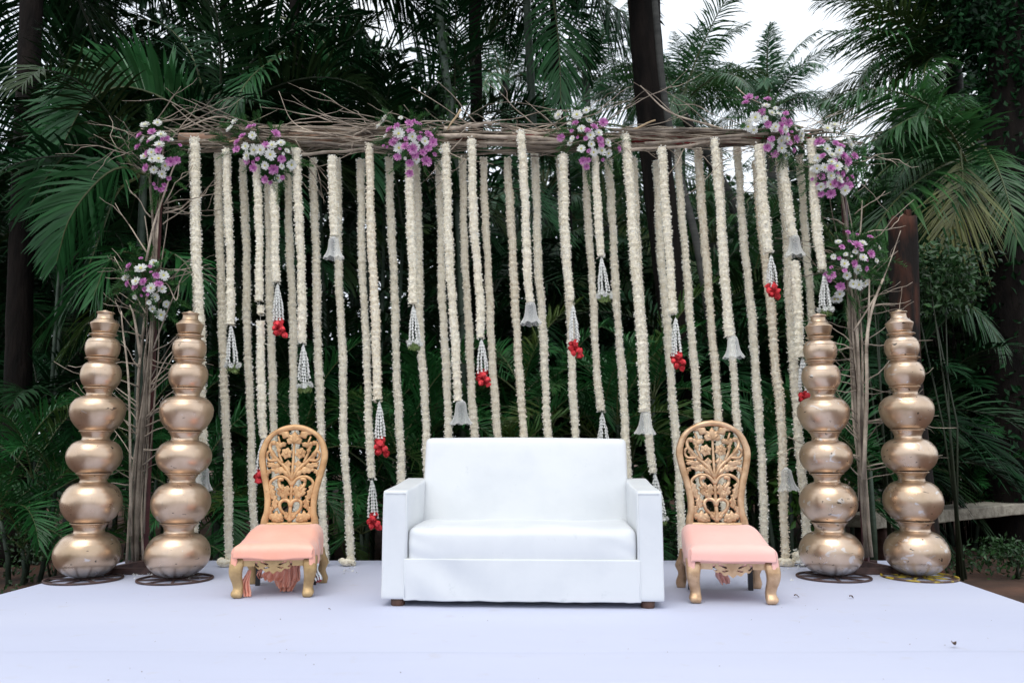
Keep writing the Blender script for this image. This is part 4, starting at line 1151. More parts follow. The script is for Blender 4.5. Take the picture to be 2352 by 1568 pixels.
G = [
 # label, row, points in photo px, half width px, end, end points
 ('thick cream garland ending in a glass bell behind the inner left pot stack', 0, [(446, 318), (450, 500), (455, 650), (461, 850), (466, 1000), (467, 1072)], 10.5, 'bell', (468, 1072)),
 ('shaded cream garland close behind the leftmost thick one, down to the floor', 1, [(441, 345), (446, 500), (450, 650), (453, 900), (452, 1100), (446, 1225)], 9, 'floor', None),
 ('long cream garland whose end is heaped on the floor left of the left chair', 1, [(501, 352), (508, 700), (515, 850), (519, 1000), (524, 1150), (527, 1296)], 9.5, 'heap', None),
 ('cream garland with a white and green tassel nearest the inner left pot stack', 0, [(521, 345), (526, 560), (530, 745)], 9.5, 'white', (530, 745, 535, 852)),
 ('plain cream garland dropping just left of the left chair back', 1, [(558, 368), (565, 600), (572, 900), (578, 1050), (584, 1215)], 9, 'floor', None),
 ('broken cream garland with a loose bead gap, red tassel beside left chair back', 0, [(590, 380), (594, 550), (596, 690)], 9, 'gap', None),
 ('yellowed cream garland running behind the top left edge of the left chair back', 1, [(614, 420), (621, 700), (625, 900), (629, 1000), (634, 1100)], 9, 'floor', None),
 ('short cream garland with red rose tassel hanging above the left chair', 0, [(627, 420), (632, 560), (635, 650)], 9.5, 'red', (637, 650, 640, 775)),
 ('plain cream garland ending behind the middle of the left chair back', 1, [(660, 385), (667, 600), (673, 800), (677, 980), (680, 1090)], 9, 'floor', None),
 ('bright cream garland with white and green tassel above the left chair', 0, [(680, 343), (687, 500), (692, 680), (695, 790)], 10, 'white', (696, 790, 700, 897)),
 ('plain cream garland running behind the right edge of the left chair back', 1, [(719, 365), (725, 600), (731, 800), (736, 1000), (741, 1150)], 9.5, 'floor', None),
 ('short cream garland ending high up in a glass bell, right of the left chair', 0, [(764, 360), (765, 450), (766, 545)], 10.5, 'bell', (766, 545)),
 ('long plain garland reaching the floor in the gap between left chair and sofa', 1, [(774, 365), (778, 600), (785, 800), (790, 1000), (797, 1120), (804, 1302)], 9, 'heap', None),
 ('long garland with low red rose tassel brushing the sofa left arm', 1, [(826, 368), (832, 600), (840, 800), (845, 900), (849, 1000), (853, 1100)], 9, 'red', (854, 1100, 857, 1217)),
 ('cream garland with red rose tassel above the sofa left arm', 0, [(847, 333), (855, 600), (863, 780), (869, 920)], 9.5, 'red', (871, 920, 874, 1047)),
 ('plain cream garland dropping behind the sofa left arm', 1, [(893, 363), (902, 600), (909, 780), (915, 950), (921, 1090)], 9.5, 'floor', None),
 ('fat cream garland with white and green tassel beside the sofa backrest left edge', 0, [(940, 372), (943, 500), (948, 700)], 10.5, 'white', (949, 700, 953, 800)),
 ('plain cream garland meeting the sofa backrest at its top left corner', 1, [(957, 375), (961, 600), (968, 800), (976, 950), (980, 1040)], 9.5, 'floor', None),
 ('yellowed garland falling behind the backrest, left of the low glass bell', 1, [(1007, 372), (1013, 600), (1021, 800), (1029, 960), (1033, 1040)], 9, 'floor', None),
 ('cream garland ending in a glass bell just above the sofa backrest left half', 0, [(1021, 333), (1031, 560), (1041, 740), (1052, 920)], 10, 'bell', (1058, 920)),
 ('yellowed garland falling behind the backrest, right of the low glass bell', 1, [(1061, 365), (1068, 600), (1078, 800), (1090, 1005), (1092, 1040)], 9, 'floor', None),
 ('cream garland with a full red rose tassel above the sofa backrest', 0, [(1082, 322), (1090, 540), (1101, 690), (1104, 778)], 9.5, 'red', (1105, 778, 1109, 888)),
 ('plain cream garland just right of the red tassel above the sofa backrest', 1, [(1110, 365), (1118, 580), (1127, 750), (1135, 900), (1143, 1035)], 9, 'floor', None),
 ('plain cream garland left of the glass bell over the middle of the sofa', 1, [(1166, 365), (1177, 600), (1187, 750), (1193, 880), (1204, 1035)], 9.5, 'floor', None),
 ('cream garland hung highest on the beam, ending in a clear glass bell mid-sofa', 0, [(1197, 303), (1206, 500), (1213, 640), (1217, 694)], 10, 'bell', (1218, 694)),
 ('plain cream garland right of the glass bell over the middle of the sofa', 1, [(1227, 352), (1236, 600), (1243, 700), (1250, 850), (1261, 1035)], 9.5, 'floor', None),
 ('cream garland with red rose tassel over the sofa backrest right half', 0, [(1292, 356), (1299, 540), (1309, 690)], 10, 'red', (1315, 700, 1320, 822)),
 ('shaded cream garland hanging close behind the red tassel over the sofa right half', 1, [(1284, 362), (1296, 540), (1310, 750), (1316, 900), (1323, 1035)], 9.5, 'floor', None),
 ('plain garland ending in a bare white tassel just above the sofa backrest', 1, [(1345, 375), (1353, 550), (1362, 700), (1371, 850), (1379, 945)], 9, 'white', (1382, 945, 1388, 1050)),
 ('short cream garland with the greenest tassel, above the sofa right half', 0, [(1367, 360), (1373, 480), (1378, 590)], 9, 'white', (1381, 590, 1388, 690)),
 ('plain cream garland meeting the sofa backrest at its right edge', 1, [(1398, 368), (1410, 600), (1420, 750), (1430, 900), (1440, 1060)], 9.5, 'floor', None),
 ('thick cream garland ending in a glass bell above the sofa right arm', 0, [(1436, 310), (1448, 470), (1462, 640), (1472, 790), (1480, 945)], 11, 'bell', (1482, 945)),
 ('cream garland running behind the bell above the sofa right arm, white tassel below', 1, [(1453, 365), (1466, 600), (1478, 800), (1490, 1000), (1499, 1085)], 9, 'white', (1503, 1085, 1517, 1200)),
 ('cream garland falling along the left side of the right chair back', 1, [(1506, 372), (1519, 600), (1532, 760), (1545, 920), (1558, 1100), (1564, 1200)], 9.5, 'floor', None),
 ('cream garland with red rose tassel left of the right chair back', 0, [(1519, 341), (1532, 520), (1544, 720)], 10, 'red', (1551, 728, 1556, 850)),
 ('plain cream garland before the dark red tree trunk, ending behind right chair', 1, [(1556, 345), (1567, 514), (1577, 631), (1587, 755), (1596, 858), (1602, 990)], 9, 'floor', None),
 ('plain cream garland ending behind the crown of the right chair back', 1, [(1604, 342), (1613, 514), (1625, 631), (1634, 755), (1642, 858), (1651, 990)], 9.5, 'floor', None),
 ('cream garland ending in a frosted glass bell over the right chair', 0, [(1641, 320), (1652, 480), (1664, 630), (1674, 772)], 10, 'bell', (1682, 772)),
 ('cream garland running on down behind the glass bell over the right chair', 1, [(1648, 345), (1664, 600), (1683, 834), (1694, 985), (1700, 1090)], 9, 'floor', None),
 ('plain cream garland dropping just right of the right chair back', 1, [(1691, 338), (1705, 514), (1716, 631), (1728, 755), (1736, 858), (1748, 1050), (1756, 1225)], 9.5, 'floor', None),
 ('thick cream garland with red rose tassel high up, right of the right chair', 0, [(1742, 335), (1752, 460), (1764, 580)], 11.5, 'red', (1770, 585, 1774, 684)),
 ('long pinkish cream garland reaching the floor right of the right chair', 1, [(1735, 370), (1758, 617), (1772, 720), (1779, 823), (1790, 926), (1797, 1050), (1804, 1292)], 10, 'heap', None),
 ('short cream garland ending in a high milky glass bell near the right upright', 0, [(1797, 355), (1807, 450), (1819, 545)], 10.5, 'bell', (1824, 540)),
 ('long cream garland passing behind the high milky bell near the right upright', 1, [(1790, 362), (1806, 560), (1815, 740), (1825, 890), (1838, 1040), (1851, 1215)], 10, 'floor', None),
 ('cream garland with low red tassel beside the inner right pot stack', 0, [(1824, 600), (1830, 700), (1836, 820)], 10.5, 'red', (1842, 820, 1850, 938)),
 ('plain cream garland partly hidden by the inner right pot stack', 1, [(1834, 358), (1847, 514), (1856, 617), (1864, 738), (1872, 900), (1880, 1090)], 9, 'floor', None),
 ('rightmost cream garland with white tassel above the inner right pot stack', 0, [(1861, 322), (1872, 480), (1888, 622)], 10, 'white', (1892, 630, 1896, 722)),
]
bells = []
for gi, (label, row, pts, hw, end, ep) in enumerate(G):
    Y = YREAR if row else YFRONT
    Y += 0.02 * math.sin(gi * 2.3)
    P = [at(u, v, Y) for u, v in pts]
    if end in ('floor', 'heap'):
        a, b = P[-2], P[-1]
        if b.z > 0.03 or end == 'floor':
            t = (0.02 - b.z) / (b.z - a.z) if b.z > 0.03 else 0
            P.append(b + (b - a) * t if t > 0 else b)
        P[-1].z = 0.02
        if end == 'heap':
            e = P[-1]; P[-1].z = 0.035
            P += [e + Vector((0.02, -0.03, -0.005)), e + Vector((-0.03, -0.05, -0.005)), e + Vector((-0.06, -0.01, 0))]
    path = smooth_path(P, 60) if len(P) > 2 else [P[0].lerp(P[1], i / 29) for i in range(30)]
    o = Vector(path[0])
    Rg = hw / 258.0
    loc = [Vector(p) - o for p in path]
    g = put('garland', garland_mesh(loc, Rg, gi), None, o)
    tag(g, label, 'garland', 'cream tuberose garlands hanging from the branch beam')
    if end in ('red', 'white'):
        tassel(g, o, at(ep[0], ep[1], Y - 0.01), at(ep[2], ep[3], Y - 0.015), end, 300 + gi)
    elif end == 'bell':
        bells.append((ep, Y))
    elif end == 'gap':
        P2 = [at(u, v, Y) - o for u, v in ((597, 702), (597.5, 722))]
        put('bead', garland_mesh([P2[0].lerp(P2[1], i / 5) for i in range(6)], Rg * 0.85, 900), g)
        P3 = [at(u, v, Y) - o for u, v in ((598, 738), (600, 850), (602, 960), (604, 1006))]
        put('lower_strand', garland_mesh(smooth_path(P3, 30), Rg, 901), g)
        V, Fc = tube_arrays([loc[-1], at(598, 740, Y) - o], 0.0015, 4); MB().add(V, Fc).build('string', M['petal_white'], g)
        tassel(g, o, at(603, 1006, Y - 0.01), at(599, 1112, Y - 0.015), 'red', 905)
bell_lab = ['glass bell shade half hidden behind the inner left pot stack', 'glass bell shade hung high between left chair and sofa', 'glass bell shade just above the sofa backrest left half',
            'clear glass bell shade highest over the middle of the sofa', 'glass bell shade above the sofa right arm', 'frosted glass bell shade over the right chair back', 'milky glass bell shade hung high near the right upright']
bells.append(((1805, 1076), YREAR - 0.06))
bell_lab.append('glass bell shade hung low beside the inner right pot stack')
bs = [1.0, 1.0, 1.05, 1.02, 1.0, 1.0, 0.98, 1.0]
for i, ((u, v), Y) in enumerate(bells):
    p = at(u, v, Y)
    b = empty('glass_shade', p, 0.7 * i, bell_lab[i], 'bell shade', 'glass bell shades hung on the garlands')
    b.rotation_euler = (0.05 * math.sin(i * 3), 0.06 * math.cos(i * 2.2), 0.7 * i)
    b.scale = (bs[i],) * 3
    put('shade', BELL, b); put('cap', cap_me, b)

# ------------------------------------------------------------------ flower arrangements
def mum_mesh(kind, seed):
    q = random.Random(seed); m = MB()
    layers = ((16, 0.040, 0.15), (14, 0.034, 0.42), (10, 0.024, 0.85)) if kind == 'white' else ((18, 0.038, 0.18), (16, 0.032, 0.5), (12, 0.025, 0.9), (8, 0.016, 1.2))
    for n, ln, el in layers:
        for k in range(n):
            a = 6.283 * k / n + q.uniform(-.12, .12); e = el + q.uniform(-.14, .14); l = ln * q.uniform(0.86, 1.08); w = l * 0.15 if kind != 'white' else l * 0.17
            d = Vector((math.cos(a) * math.cos(e), math.sin(a) * math.cos(e), math.sin(e))); t = Vector((-math.sin(a), math.cos(a), 0))
            up = d.cross(t) * -1
            c0 = d * 0.004; c1 = d * l * 0.55 + up * l * 0.06; c2 = d * l
            m.add([c0 - t * w * 0.4, c0 + t * w * 0.4, c1 + t * w, c1 - t * w, c2 + t * w * 0.45, c2 - t * w * 0.45], [(0, 1, 2, 3), (3, 2, 4, 5)], 0)
    m.add(*ellipsoid((0, 0, 0.006), (0.009, 0.009, 0.007) if kind == 'white' else (0.008, 0.008, 0.010), 8, 5), 1)
    return m.mesh(kind + '_chrysanthemum', [M['petal_white'], M['yellow_eye']] if kind == 'white' else [M['petal_purple'], M['purple_eye']], smooth=False)
MUMS = {'w': [mum_mesh('white', i) for i in range(3)], 'p': [mum_mesh('purple', 20 + i) for i in range(3)]}

def fern_spray(m, p, d, ln, q):
    d = d.normalized(); n = 14
    a = d.orthogonal().normalized(); b = d.cross(a)
    bend = Vector((0, 0, -0.25)) * ln
    m.add(*tube_arrays([p, p + d * ln * 0.5 + bend * 0.2, p + d * ln + bend], [0.0018, 0.0014, 0.0006], 4))
    for i in range(n):
        t = 0.2 + 0.8 * i / n
        c = p + d * ln * t + bend * t * t
        for k in range(4):
            an = k * 1.57 + i * 0.9 + q.uniform(-.3, .3)
            e = (d * 0.75 + a * math.cos(an) + b * math.sin(an)).normalized()
            l = ln * 0.30 * (1.15 - 0.7 * t) * q.uniform(0.7, 1.1)
            w = e.cross(d).normalized() * 0.0022
            m.add([c - w, c + w, c + e * l * 0.6 + w, c + e * l, c + e * l * 0.6 - w], [(0, 1, 2, 3, 4)])

def cropmap(ox, oy, s):
    return lambda x, y: ((ox + x / s) / 1.3612, (oy + y / s) / 1.3612)
cA, cB, cC = cropmap(400, 350, 3.92), cropmap(1100, 330, 3.92), cropmap(2250, 280, 4.612)
cD, cE, cF = cropmap(1000, 0, 2.136), cropmap(0, 700, 2.136), cropmap(2100, 700, 2.136)
BQ = [
 ('small white and purple chrysanthemum arrangement on the top left corner of the frame', cA, 5.90,
  [(210,165,1.2),(362,138),(408,285,1.2),(300,325),(180,340),(385,405,1.2),(288,500),(298,575),(200,550),(375,580,1.3),(455,660,1.1),(418,760),(318,715),(530,340,.5)],
  [(290,247),(142,290),(262,362,.8),(478,328,.8),(420,335,.6),(118,430),(375,470),(237,510),(525,610,1.2),(595,595),(218,685),(500,815,.6),(445,895,.6),(318,885,.5),(342,932,.5),(400,955,.7),(445,950,.7),(635,410,.5)]),
 ('white and purple chrysanthemum arrangement on the beam left of centre', cA, 5.86,
  [(1310,120),(1250,210,1.2),(1525,292),(1440,425),(1550,470,1.4),(1625,468,1.2),(1765,415,1.2),(1875,385),(1460,540,1.3),(1740,525,1.3),(1945,480,.7),(2000,650,1.2),(1680,660),(1880,668,.7),(1840,810),(1900,515,.4)],
  [(1490,190),(1545,165,.5),(1400,300),(1810,270,1.2),(1335,375),(1330,462),(1695,410),(1860,455,.4),(1460,600),(1585,580,.6),(1535,620,.6),(1535,690),(1880,580),(1778,705,1.3),(1680,830),(1745,865,.6),(1890,805,.6)]),
 ('mostly purple chrysanthemum arrangement on the beam above the sofa left arm', cB, 5.86,
  [(405,160),(340,245,1.1),(597,155,.6),(408,378,.6),(575,350,1.4),(740,385,1.1),(890,440),(580,525,1.3),(765,500,1.3),(785,665),(1085,555,.6),(650,650,.4)],
  [(550,260),(455,298),(700,220),(755,195,.6),(795,215,.5),(832,228,.5),(710,315),(845,335,.4),(665,410,.7),(540,410),(500,455),(825,400,.8),(935,360,1.2),(988,455,1.2),(935,525),(650,502,1.1),(745,535,1.3),(770,610,1.1),(865,580),(910,685,1.3),(710,705),(710,832),(560,635),(385,495,.4),(430,510,.4),(1010,600,.6)]),
 ('mostly white chrysanthemum arrangement on the beam above the sofa right arm', cD, 5.86,
  [(1595,770,1.3),(1715,770,1.3),(1780,740),(1665,828,.6),(1795,808),(1745,862),(1860,890),(1805,905,1.1),(1685,925,.7),(1670,958,.8),(1810,965,.9),(1745,997),(1828,1018),(1878,1010,1.2),(1925,1025),(1920,955)],
  [(1705,825,.9),(1785,872,.9),(1830,848),(1890,820,1.2),(1608,922),(1680,875,.5),(1775,925,.6),(1870,935),(1880,970,.7),(1995,995,.8),(1795,1010,.6),(1755,1075),(1790,1072,.7),(1780,1115,.8),(1887,1068,.5),(1720,918,.4)]),
 ('tall white and purple chrysanthemum arrangement on the beam right end', cC, 5.86,
  [(665,240),(800,275,.6),(745,345),(845,355,.7),(515,410,1.3),(430,470,1.1),(410,540,1.1),(495,590),(655,420,.7),(775,585),(800,540),(940,580),(1090,570,.6),(1175,640),(1160,705),(880,740,1.2),(960,710),(890,850,1.2),(720,800),(950,950)],
  [(415,120,1.2),(370,195),(535,125,.5),(690,145),(610,330),(690,510),(950,350,.8),(985,485,1.1),(885,525,1.1),(870,610),(915,430,.6),(970,645,.6),(985,760),(745,720,.9),(680,840),(795,935),(1065,880,.7),(1100,715),(870,810,.5),(1035,610,.4)]),
 ('dense white and purple chrysanthemum arrangement at the top of the right upright', cC, 5.84,
  [(1545,570,1.3),(1650,520,1.2),(1830,705,1.1),(1880,800,1.1),(1545,860),(1720,880),(1610,950,1.1),(1690,945),(1415,995),(1610,1050),(1510,1130,1.1),(1690,1110,1.2),(1395,1140,1.1),(1340,1145,.8),(1810,1150),(1595,1250,1.2),(1715,1290,1.2),(1590,1370,1.1),(1800,1455,1.2),(1455,1400)],
  [(1420,760,1.2),(1460,770),(1665,780),(1740,820),(1480,960,.8),(1780,960,1.2),(1840,1040,1.2),(1940,960),(1600,1140),(1660,1020,.6),(1460,1260),(1765,1220,.9),(1505,1375),(1650,1350),(1735,1375,1.1),(1855,1390,1.1),(1600,1500,1.2),(1460,1510,.8),(1905,1260,.6),(1830,1290,.6),(1330,1295,.5),(1410,1370,.5),(1700,1210,.5)]),
 ('loose white and purple chrysanthemum arrangement halfway up the left upright', cE, 5.88,
  [(1025,262),(940,300,1.4),(1090,345,1.2),(840,360),(908,385,1.1),(1010,430,1.2),(1080,435),(1038,490),(900,488,.6),(995,525,.6),(1108,535,.9),(1020,567,.9),(1075,605,1.3)],
  [(940,230,.5),(860,280,.8),(848,320),(850,400,.8),(905,420),(955,388),(1042,345,.8),(1058,402),(965,437,.7),(985,472,.4),(945,477,.4),(1008,322,.4),(1000,285,.5)]),
 ('sparse white and purple chrysanthemum arrangement halfway up the right upright', cF, 5.88,
  [(1110,122,.8),(1272,130),(1225,188,.7),(1160,205,.6),(1080,220,.7),(1275,225),(1150,267,1.1),(1238,305,1.1),(1167,342),(1245,405,1.2),(1210,400),(1290,395),(1120,465,1.1),(1085,498,1.1),(1110,500),(1365,245,.6),(1383,160,.6),(1365,130,.4),(1200,215,.3)],
  [(1175,58,.7),(1235,142,1.3),(1323,87,.7),(1238,70,.4),(1185,118,.5),(1135,155,.7),(1265,172,.6),(1328,202,1.1),(1215,267),(1117,230,.5),(1300,240,.5),(1298,300,.7),(1065,292,.5),(1155,312,.6),(1030,342,.8),(1065,345,1.1),(1125,418,1.1),(1050,375,.6)])]
for bi, (label, cm, Y, wl, pl) in enumerate(BQ):
    q = random.Random(500 + bi)
    allp = [('w', *cm(t[0], t[1]), t[2] if len(t) > 2 else 1.0) for t in wl] + [('p', *cm(t[0], t[1]), t[2] if len(t) > 2 else 1.0) for t in pl]
    cu = sum(a[1] for a in allp) / len(allp); cv = sum(a[2] for a in allp) / len(allp)
    su = max(abs(a[1] - cu) for a in allp); sv = max(abs(a[2] - cv) for a in allp)
    root = at(cu, cv, Y + 0.1)
    bq = empty('flower_arrangement', root, 0, label, 'flowers', 'chrysanthemum arrangements tied to the frame')
    for k, u, v, s in allp:
        e = ((u - cu) / su) ** 2 + ((v - cv) / sv) ** 2
        p = at(u, v, Y - 0.03 + 0.09 * min(1.3, e) + q.uniform(-0.03, 0.015))
        nrm = Vector(((u - cu) / su * 0.8 + q.uniform(-.5, .5), -1, -(v - cv) / sv * 0.7 + q.uniform(-.4, .6)))
        o = put('flower', q.choice(MUMS[k]), bq, p - root, nrm.to_track_quat('Z', 'Y').to_euler(), (s * 0.92,) * 3)
    fm = MB()
    for k in range(75):
        a = allp[q.randrange(len(allp))]
        u, v = cu + (a[1] - cu) * q.uniform(0.3, 1.05), cv + (a[2] - cv) * q.uniform(0.3, 1.05)
        p = at(u, v, Y + 0.10 + q.uniform(-0.02, 0.05)) - root
        d = Vector(((u - cu) / su + q.uniform(-.7, .7), q.uniform(-0.35, 0.2), -(v - cv) / sv + q.uniform(-.6, .6)))
        fern_spray(fm, p, d, q.uniform(0.12, 0.22), q)
    tag(fm.build('fern', M['fern'], bq, smooth=False), kind='stuff')

# ------------------------------------------------------------------ litter on the stage
def crumpled_leaf(p, s, label, rz, name='fallen_leaf'):
    m = MB(); V = []
    for i in range(7):
        t = i / 6; w = math.sin(math.pi * min(1, t * 0.95 + 0.03)) * 0.3
        for u in (-1, 0, 1): V.append(((t - 0.5) * s, u * w * s, 0.006 + s * (0.22 * abs(u) * math.sin(3 * t + 1) + 0.15 * math.sin(4 * t))))
    mz = min(v[2] for v in V); V = [(x, y, z - mz + 0.002) for x, y, z in V]
    m.add(V, [(i * 3 + j, i * 3 + j + 1, i * 3 + j + 4, i * 3 + j + 3) for i in range(6) for j in range(2)])
    o = m.build(name, M['dry_leaf'], None, loc=p, rot=(0, 0, rz))
    md = o.modifiers.new('solid', 'SOLIDIFY'); md.thickness = 0.0015
    tag(o, label, 'leaf')
crumpled_leaf(floor_at(2191, 1484, 0.005), 0.036, 'dry brown leaf alone on the white carpet at right front', 0.9)
crumpled_leaf(floor_at(1955, 1374), 0.030, 'dry brown leaf before the inner right wheel stand', 0.4)
crumpled_leaf(floor_at(1829, 1372), 0.030, 'thin dry leaf on the carpet right of the right chair', 0.1)
crumpled_leaf(floor_at(756, 1400), 0.012, 'tiny dry leaf on the carpet in front of the left chair', 0.1)
q = random.Random(8)
pm = MB()
spots = [(430, 1325, 26, 45), (265, 1325, 10, 60), (540, 1300, 18, 22), (800, 1306, 10, 20), (1810, 1298, 14, 20), (1838, 1304, 60, 14), (330, 1318, 22, 60), (1760, 1335, 4, 80), (900, 1320, 8, 300)]
for u, v, n, sp in spots:
    for _ in range(n):
        p = floor_at(u + q.gauss(0, sp * 0.5), max(1297, v + q.gauss(0, 5)))
        pm_s = q.uniform(0.007, 0.014)
        star(pm, p + Vector((0, 0, 0.004 + (q.uniform(0, 0.06) if u == 1838 else 0))), pm_s, (q.uniform(-1, 1), q.uniform(-1, 1), 1.0), q, 5, 0.3)
tag(pm.build('fallen_petals', M['petal_white'], smooth=False), kind='stuff')
dm = MB()
for _ in range(45):
    u, v = q.uniform(0, 2351), q.uniform(1345, 1568)
    p = floor_at(u, v, 0.0055 if v > 1490 else 0.001)
    s = q.uniform(0.001, 0.0026); a = q.uniform(0, 3.14); ln = s * q.uniform(1, 3)
    dm.add(*box(p.x, p.y, p.z + 0.001, ln, s, 0.0018, a))
tag(dm.build('specks', M['dry_leaf'], smooth=False), kind='stuff')
hp = at(1838, 1300, YREAR)
hm = put('garland_coil', garland_mesh([Vector((0.055 * math.cos(t * 1.1) * (1 - t * 0.03), 0.05 * math.sin(t * 1.1), 0.03 + 0.006 * t)) for t in range(14)], 0.034, 77), None, (hp.x, hp.y - 0.02, 0.0))
tag(hm, 'small white garland coil lying on the floor by the inner right pots', 'garland')
# ------------------------------------------------------------------ palms
def frond_mesh(name, path, n_leaf, leaf_len, width, vang, droop, seed, mats, bare=0.14, r0=0.016, S=None, a0=68, a1=24, ragged=0.10, sides=(-1, 1), tip=0.35, peak=0.3):
    g = np.random.default_rng(seed)
    P = np.asarray([tuple(p) for p in path], dtype=float)
    P = smooth_path(P, 40)
    d = np.linalg.norm(np.diff(P, axis=0), axis=1); s = np.concatenate([[0], np.cumsum(d)]); L = s[-1]
    if S is None:
        h = P[-1] - P[0]; S = np.array([h[1], -h[0], 0.0])
        if np.linalg.norm(S) < 0.05: S = np.array([1.0, 0, 0])
    S = np.asarray(S, float); S /= np.linalg.norm(S)
    Vs, Qs, nb = [], [], 0
    for sd in sides:
        t = np.linspace(bare, 0.995, n_leaf) + g.normal(0, 0.25 / n_leaf, n_leaf)
        t = np.clip(t, 0, 1)
        C = np.stack([np.interp(t * L, s, P[:, k]) for k in range(3)], 1)
        C2 = np.stack([np.interp(np.clip(t + 0.03, 0, 1) * L, s, P[:, k]) - np.interp(np.clip(t - 0.03, 0, 1) * L, s, P[:, k]) for k in range(3)], 1)
        T = C2 / np.linalg.norm(C2, axis=1)[:, None]
        Sd = S - T * (T @ S)[:, None]; Sd /= np.linalg.norm(Sd, axis=1)[:, None]
        U = np.cross(Sd, T); U *= np.sign(U[:, 2:3] + 1e-6)
        tt = (t - bare) / (1 - bare)
        prof = np.where(tt < peak, 0.45 + 0.55 * np.sin(tt / peak * np.pi / 2), 1 - (1 - tip) * ((tt - peak) / (1 - peak)) ** 1.6)
        ln = leaf_len * prof * (1 + g.normal(0, ragged, n_leaf))
        a = np.radians(a0 + (a1 - a0) * tt ** 1.2 + g.normal(0, 4, n_leaf))
        v = np.radians(vang + g.normal(0, 9, n_leaf))
        D = T * np.cos(a)[:, None] + (sd * Sd * np.cos(v)[:, None] + U * np.sin(v)[:, None]) * np.sin(a)[:, None]
        W = T - D * np.sum(T * D, axis=1)[:, None]; W /= np.linalg.norm(W, axis=1)[:, None]
        dr = droop * (1 + g.normal(0, 0.35, n_leaf))
        pts = []
        for q, w in ((0.0, 0.45), (0.35, 1.0), (0.72, 0.75), (1.0, 0.06)):
            c = C + D * (ln * q)[:, None]
            c[:, 2] -= ln * dr * q ** 2.2
            hw = width * 0.5 * w * (0.6 + 0.4 * prof)
            pts += [c - W * hw[:, None], c + W * hw[:, None]]
        V = np.stack(pts, 1).reshape(-1, 3)
        k = np.arange(n_leaf)[:, None] * 8
        Q = np.concatenate([k + np.array([[o, o + 1, o + 3, o + 2]]) for o in (0, 2, 4)])
        Vs.append(V); Qs.append(Q + nb); nb += len(V)
    nl = sum(len(x) for x in Qs)
    rv, rf = tube_arrays(P[::3], np.linspace(r0, r0 * 0.2, len(P[::3])), 5, cap=False)
    Vs.append(rv); Qs.append(np.array(rf) + nb)
    Q = np.concatenate(Qs); mi = np.zeros(len(Q), int); mi[nl:] = 1
    return fast_mesh(name, np.concatenate(Vs), Q, mats, False, mi)

def arc(L, e0, e1, n=9, power=1.2):
    p = Vector((0, 0, 0)); out = [p.copy()]
    for i in range(n):
        t = (i + 0.5) / n
        e = R(e0 + (e1 - e0) * t ** power)
        p = p + Vector((math.cos(e), 0, math.sin(e))) * (L / n); out.append(p.copy())
    return out
FR = {}
def frond_set(key, leafm, rachm, L, nl, ll, w, vang, droop, arcs, r0):
    FR[key] = [frond_mesh('frond_' + key, arc(L * (1 - 0.06 * (i % 3)), e0, e1), nl, ll, w, vang, droop, 60 + i * 7 + len(key), [M[leafm], M[rachm]], r0=r0) for i, (e0, e1) in enumerate(arcs)]
A_ARCS = [(82, 25), (74, -5), (62, -30), (48, -50), (30, -65), (5, -80)]
frond_set('areca', 'areca', 'rachis', 2.2, 44, 0.58, 0.030, 32, 0.20, A_ARCS, 0.014)
frond_set('dark', 'areca_shaded', 'rachis_shaded', 2.4, 46, 0.66, 0.034, 25, 0.28, A_ARCS, 0.016)
frond_set('coco', 'coco', 'rachis', 3.4, 62, 0.80, 0.036, -4, 0.42, [(80, 30), (64, -5), (46, -35), (25, -55), (5, -70), (-30, -85)], 0.026)
frond_set('far', 'coco_far', 'rachis', 3.4, 54, 0.80, 0.045, -2, 0.40, [(80, 30), (64, -5), (46, -35), (25, -55), (5, -70), (-30, -85)], 0.028)
frond_set('black', 'areca_shaded', 'rachis_shaded', 3.4, 58, 0.85, 0.042, -6, 0.45, [(80, 30), (64, -5), (46, -35), (25, -55), (5, -70), (-30, -85)], 0.026)

def crown(root, key, top, n, seed, sc_=1.0, lo=0, hi=5, az0=None, az1=None):
    q = random.Random(seed)
    for k in range(n):
        age = k / max(1, n - 1)
        vi = int(round(lo + (hi - lo) * age + q.uniform(-.4, .4))); vi = max(0, min(5, vi))
        az = k * 2.39996 + q.uniform(-.3, .3)
        if az0 is not None: az = az0 + (az1 - az0) * ((k * 0.618) % 1) + q.uniform(-.15, .15)
        s = sc_ * q.uniform(0.82, 1.1)
        put('frond', FR[key][vi], root, top, (q.uniform(-.22, .22), q.uniform(-.12, .12), az), (s, s, s))

def trunk(root, pts, r0, r1, m, n=30, name='trunk', rings=0.03):
    P = smooth_path(pts, n)
    rad = np.linspace(r0, r1, n) * (1 + rings * np.sin(np.arange(n) * 2.4))
    return MB().add(*tube_arrays([Vector(p) - root.location for p in P], rad, 12)).build(name, m, root)

def tree_at(name, label, cat, group, px, Y, r0, r1, m):
    """px: photo points of the trunk from the top down; the foot goes on to the ground"""
    P = [at(u, v, Y) for u, v in px]
    foot = Vector((P[-1].x + (P[-1].x - P[-2].x) * 0.3, Y, GZ - 0.1))
    if foot.z < P[-1].z - 0.05: P.append(foot)
    P = P[::-1]
    root = empty(name, (P[0].x, Y, GZ), 0, label, cat, group)
    trunk(root, P, r0, r1, m)
    return root, P[-1] - root.location

